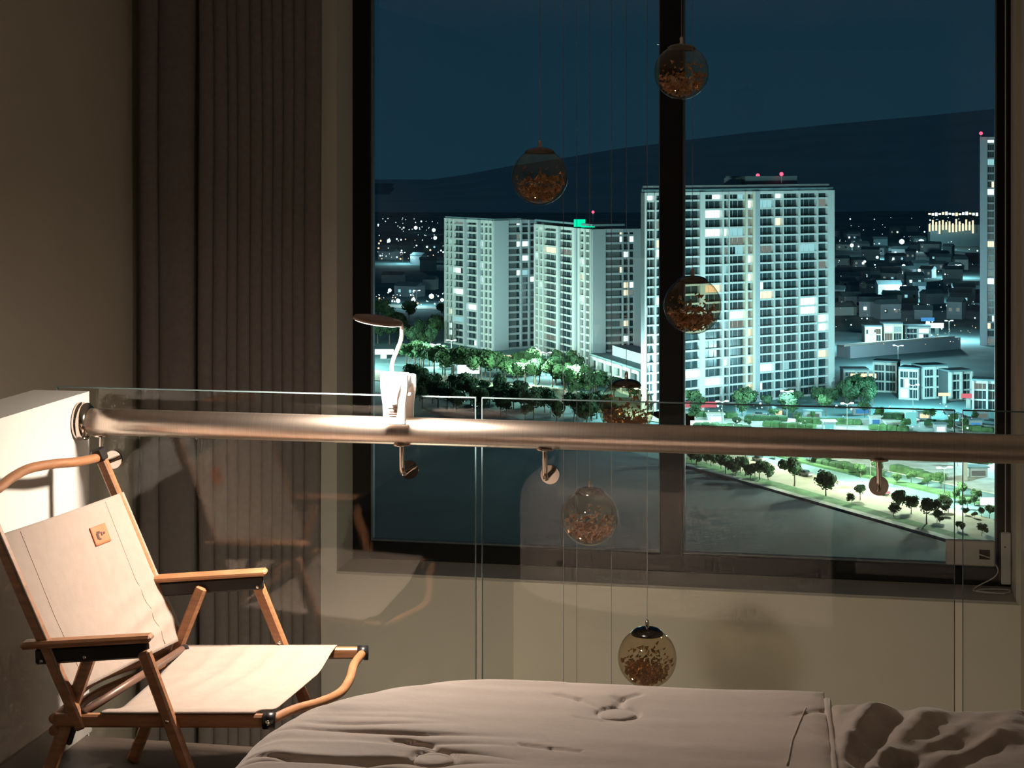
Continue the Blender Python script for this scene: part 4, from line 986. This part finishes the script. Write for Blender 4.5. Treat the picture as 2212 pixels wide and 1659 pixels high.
street_lamp(2040, 1090, 3e4, 'added street lamp over the bright planting at the right pane edge', (0.90, 1.0, 0.75))
street_lamp(1700, 1003, 3e4, 'added street lamp on the road right below the handrail', (0.95, 1.0, 0.75))
street_lamp(2250, 1010, 8e4, 'added unseen street lamp beyond the right window frame', (0.55, 0.95, 1.0))  # unseen lamp added to light the facades from the right
street_lamp(700, 800, 1.6e5, 'added unseen street lamp beyond the left window frame', (0.70, 1.0, 0.90))  # unseen lamp added to light the left blocks

for px, py, pw_ in ((1940, 795, 3e4), (1990, 540, 5e4), (1880, 560, 3e4), (2070, 600, 3e4), (1950, 650, 3e4), (2050, 735, 4e4), (1880, 755, 4e4), (870, 570, 1.5e4), (900, 662, 1.5e4)):  # lamps added to lift the dark far town and the hall
    street_lamp(px, py, pw_, 'added street lamp brightening the far town, ' + landmark(px), (0.60, 0.95, 1.0), 'added distant lamps')

def sign(px, py, base_py, w, h, key, label, d=None):
    b_ = G(px, base_py); dd = (b_.x*FW.x+b_.y*FW.y)/Q; top = U(px, py, dd)
    t = thing('lit_sign', b_, label, 'sign', 'lit signs'); block(t, 'panel', key, top, RT, w, 0.6, h); block(t, 'support', 'pole', (b_.x, b_.y+0.5, (GZ+top.z)/2), RT, max(0.5, w*0.3), 0.5, max(0.5, top.z-GZ)); return t
sign(1012, 798, 822, 8.2, 3.2, 'sign_white', 'white glowing billboard in the grove right of the clip lamp')
sign(1093, 778, 800, 4.2, 3.8, 'sign_warm', 'small warm glowing sign below the leftmost block')
sign(1107, 781, 802, 3.4, 3.2, 'sign_white', 'small white glowing sign touching the warm one')
sign(1196, 792, 812, 7.0, 5.6, 'sign_cyan', 'blue-white glowing shop front below the middle block')
sign(1238, 797, 822, 3.0, 4.2, 'sign_white', 'tilted white sign panel below the middle block')
sign(828, 760, 775, 8.5, 2.2, 'sign_white', 'white glowing strip at the left pane edge above the rail')
sign(1262, 862, 880, 8.6, 2.0, 'sign_white', 'white glowing canopy on the avenue left of the hanging globe')
sign(1510, 874, 895, 11, 1.8, 'sign_red', 'long red sign strip at the foot of the pale tower')
sign(1518, 914, 925, 7.5, 1.6, 'sign_white', 'white glowing kiosk just above the handrail right of the mullion')
sign(2024, 703, 735, 6.0, 2.2, 'sign_white', 'white sign in a blue glow before the far town')
sign(2004, 690, 730, 6.0, 1.6, 'sign_blue', 'dim blue sign left of the white sign in the far town')
sign(2092, 855, 882, 4.6, 1.4, 'sign_red', 'red shop sign on the row houses at the right')
sign(2040, 852, 872, 4.0, 1.0, 'sign_warm', 'warm shop light left of the red shop sign')
sign(1865, 812, 846, 9.0, 1.6, 'sign_warm', 'pinkish lit awning right of the pale tower foot')
sign(2085, 985, 1040, 4.0, 1.2, 'sign_cyan', 'cyan lit sign under the handrail at the right')
sign(2136, 1083, 1100, 4.0, 1.8, 'sign_white', 'glaring white light box touching the right window frame')
sign(1968, 905, 928, 3.2, 4.0, 'sign_cyan', 'cyan glowing gate below the star-bright lamp')
# hedges and kiosks on the lit plaza
for i, (a_, b_) in enumerate((((1490, 899), (1590, 904)), ((1610, 908), (1700, 911)), ((1720, 915), (1860, 918)), ((1500, 926), (1620, 932)), ((1650, 922), (1760, 930)), ((1890, 902), (1950, 906)), ((1880, 928), (1960, 934)), ((2000, 918), (2060, 922)), ((2080, 930), (2145, 935)), ((1760, 1000), (1900, 1032)), ((1930, 1018), (2030, 1040)), ((2000, 980), (2140, 1005)), ((1700, 968), (1850, 990)))):
    pa, pb = G(*a_), G(*b_); u_ = (pb-pa).normalized(); m_ = (pa+pb)/2; n_ = Vector((-u_.y, u_.x, 0)); L_ = (pb-pa).length/2
    hd = MB(); k_ = max(3, int(L_/1.2))
    for j in range(k_):
        c_ = pa + u_*(2*L_*(j+0.5)/k_) + n_*rnd.uniform(-0.3, 0.3); hd.cbox(c_+Vector((0, 0, 0.9)), u_*(L_/k_*1.15), n_*rnd.uniform(1.2, 2.0), Vector((0, 0, rnd.uniform(0.7, 1.2))), 0.4)
    tag(hd.build('hedge', M['leaf'] if i % 2 else M['leaf2']), ('dark' if i % 2 else 'green') + ' clipped hedge strip on the lit plaza, ' + landmark(a_[0]), 'hedge', 'hedges on the plaza')
for i, (px, py) in enumerate(((1545, 912), (1600, 893), (1680, 898), (1755, 905), (1790, 928), (1890, 918), (1930, 930), (1995, 905), (2030, 934), (2060, 912), (2120, 905), (2105, 925), (1860, 895), (2010, 960), (2060, 1000), (1960, 990), (2110, 1030))):
    c_ = G(px, py); t = thing('kiosk', c_, 'small flat-roofed kiosk on the lit plaza, ' + landmark(px), 'kiosk', 'kiosks on the plaza'); w_ = rnd.uniform(3, 6)
    block(t, 'wall', 'facade_grey', c_+Vector((0, 0, 1.3)), RT, w_, 3, 2.6); block(t, 'roof', rnd.choice(['roof', 'paving', 'roof']), c_+Vector((0, 0, 2.75)), RT, w_+0.8, 4, 0.3)
    block(t, 'lit_front', rnd.choice(['sign_cyan', 'lit_white', 'sign_warm', 'lit_dim', 'sign_blue']), c_+Vector((0, 0, 1.2))-FW*1.55, RT, w_*0.7, 0.2, 1.3)
# cars
car = thing('car', (0, 0, 0))
MB().cbox((0, 0, 0.65), (2.1, 0, 0), (0, 0.9, 0), (0, 0, 0.38), 0.15).build('body', M['car'], car)
MB().cbox((-0.2, 0, 1.2), (1.1, 0, 0), (0, 0.78, 0), (0, 0, 0.30), 0.18).build('cabin', M['dark_pane'], car)
MB().box((2.02, -0.75, 0.6), (2.12, 0.75, 0.85)).build('headlights', M['sign_white'], car); MB().box((-2.12, -0.75, 0.6), (-2.02, 0.75, 0.85)).build('tail_lights', M['red_light'], car)
for x_ in (-1.3, 1.3):
    for y_ in (-0.85, 0.85): MB().lathe([(0, -0.1), (0.33, -0.1), (0.33, 0.1), (0, 0.1)], (x_, y_, 0.33), 12, (0, 1, 0)).build('wheel', M['black_plastic'], car)
fc = True
for px, py, an in ((1128, 846, 0.4), (1150, 850, 0.4), (1040, 832, 3.5), (1240, 868, 0.5), (1560, 900, 3.2), (1640, 902, 0.1), (1972, 912, -0.8), (2050, 895, 0.0), (2075, 905, 0.1), (2095, 912, 3.2), (1740, 1030, -0.8), (1905, 1070, 2.4), (1640, 998, -0.8)):
    o = car if fc else copy_tree(car); fc = False
    o.location = G(px, py) + Vector((0, 0, 0.25)); o.rotation_euler = (0, 0, an)
    tag(o, 'small car with lit lamps on the street, ' + landmark(px), 'car', 'cars on the streets')

# ---------------- scattered lights of the far town (too many and too small to count)
def dots(name, pts, m, label):
    mb = MB()
    for px, py, r in pts:
        c = G(px, py, 5.0); d = c.x*FW.x + c.y*FW.y; s_ = r*d/F_CAM
        mb.lathe([(0.01, s_), (s_*0.75, s_*0.66), (s_, 0), (s_*0.75, -s_*0.66), (0.01, -s_)], c, 8)
    return tag(mb.build(name, m), label, 'lights', kind='stuff')
L1, L2, L3 = [], [], []
for i in range(90):
    L1.append((rnd.uniform(812, 960), rnd.choice([rnd.uniform(470, 500), rnd.uniform(505, 560), rnd.uniform(630, 660)]), rnd.choice([0.8, 1.0, 1.3, 2.0])))
for i in range(150):
    L1.append((rnd.uniform(1804, 2112), 470 + 260*rnd.random()**1.5, rnd.choice([0.6, 0.7, 0.9, 1.2, 1.8])))
for q in ((898, 492, 5), (937, 497, 5), (840, 520, 5), (940, 514, 5), (920, 565, 6), (893, 648, 6), (842, 627, 5), (860, 650, 6), (932, 640, 7), (955, 648, 5), (1840, 530, 5), (1882, 545, 5), (1948, 522, 7), (1990, 523, 8), (2010, 527, 4), (1815, 500, 4), (1895, 556, 4), (1952, 574, 4.5), (1986, 584, 4.5), (2060, 565, 4), (1807, 558, 3.5), (1818, 655, 3.5), (1868, 565, 3.5), (2046, 660, 3)): L1.append((q[0], q[1], q[2]*0.85))
for i in range(36): L2.append((rnd.uniform(812, 950), rnd.choice([rnd.uniform(515, 560), rnd.uniform(640, 655)]), rnd.choice([1.0, 1.4, 2.2])))
for i in range(30): L2.append((rnd.uniform(1870, 2110), rnd.uniform(700, 745), rnd.choice([0.8, 1.2])))
for i in range(46): L1.append((rnd.uniform(1490, 2140), rnd.uniform(870, 930), rnd.choice([0.8, 1.2, 1.8, 2.6])))
for i in range(40): L1.append((rnd.uniform(880, 1400), rnd.uniform(800, 880), rnd.choice([0.8, 1.0, 1.6])))
for i in range(14): L3.append((rnd.uniform(1100, 1400), rnd.uniform(840, 880), 1.2))
dots('town_lights_white', L1, emis('town_light_white', (0.78, 1.0, 1.0), 1.6), 'scattered cool white lights of the distant town')
dots('town_lights_warm', L2, emis('town_light_warm', (1.0, 0.72, 0.45), 1.3), 'scattered warm lights of the distant town')
dots('town_lights_red', L3, emis('town_light_red', (1.0, 0.25, 0.25), 1.0), 'scattered red lights along the avenue')

# unused prototypes would otherwise stay at the origin
for k, u_ in enumerate(used):
    if not u_:
        for ch in list(protos[k].children): bpy.data.objects.remove(ch)
        bpy.data.objects.remove(protos[k])
for o in sc.objects:
    if '_b' in o: del o['_b']
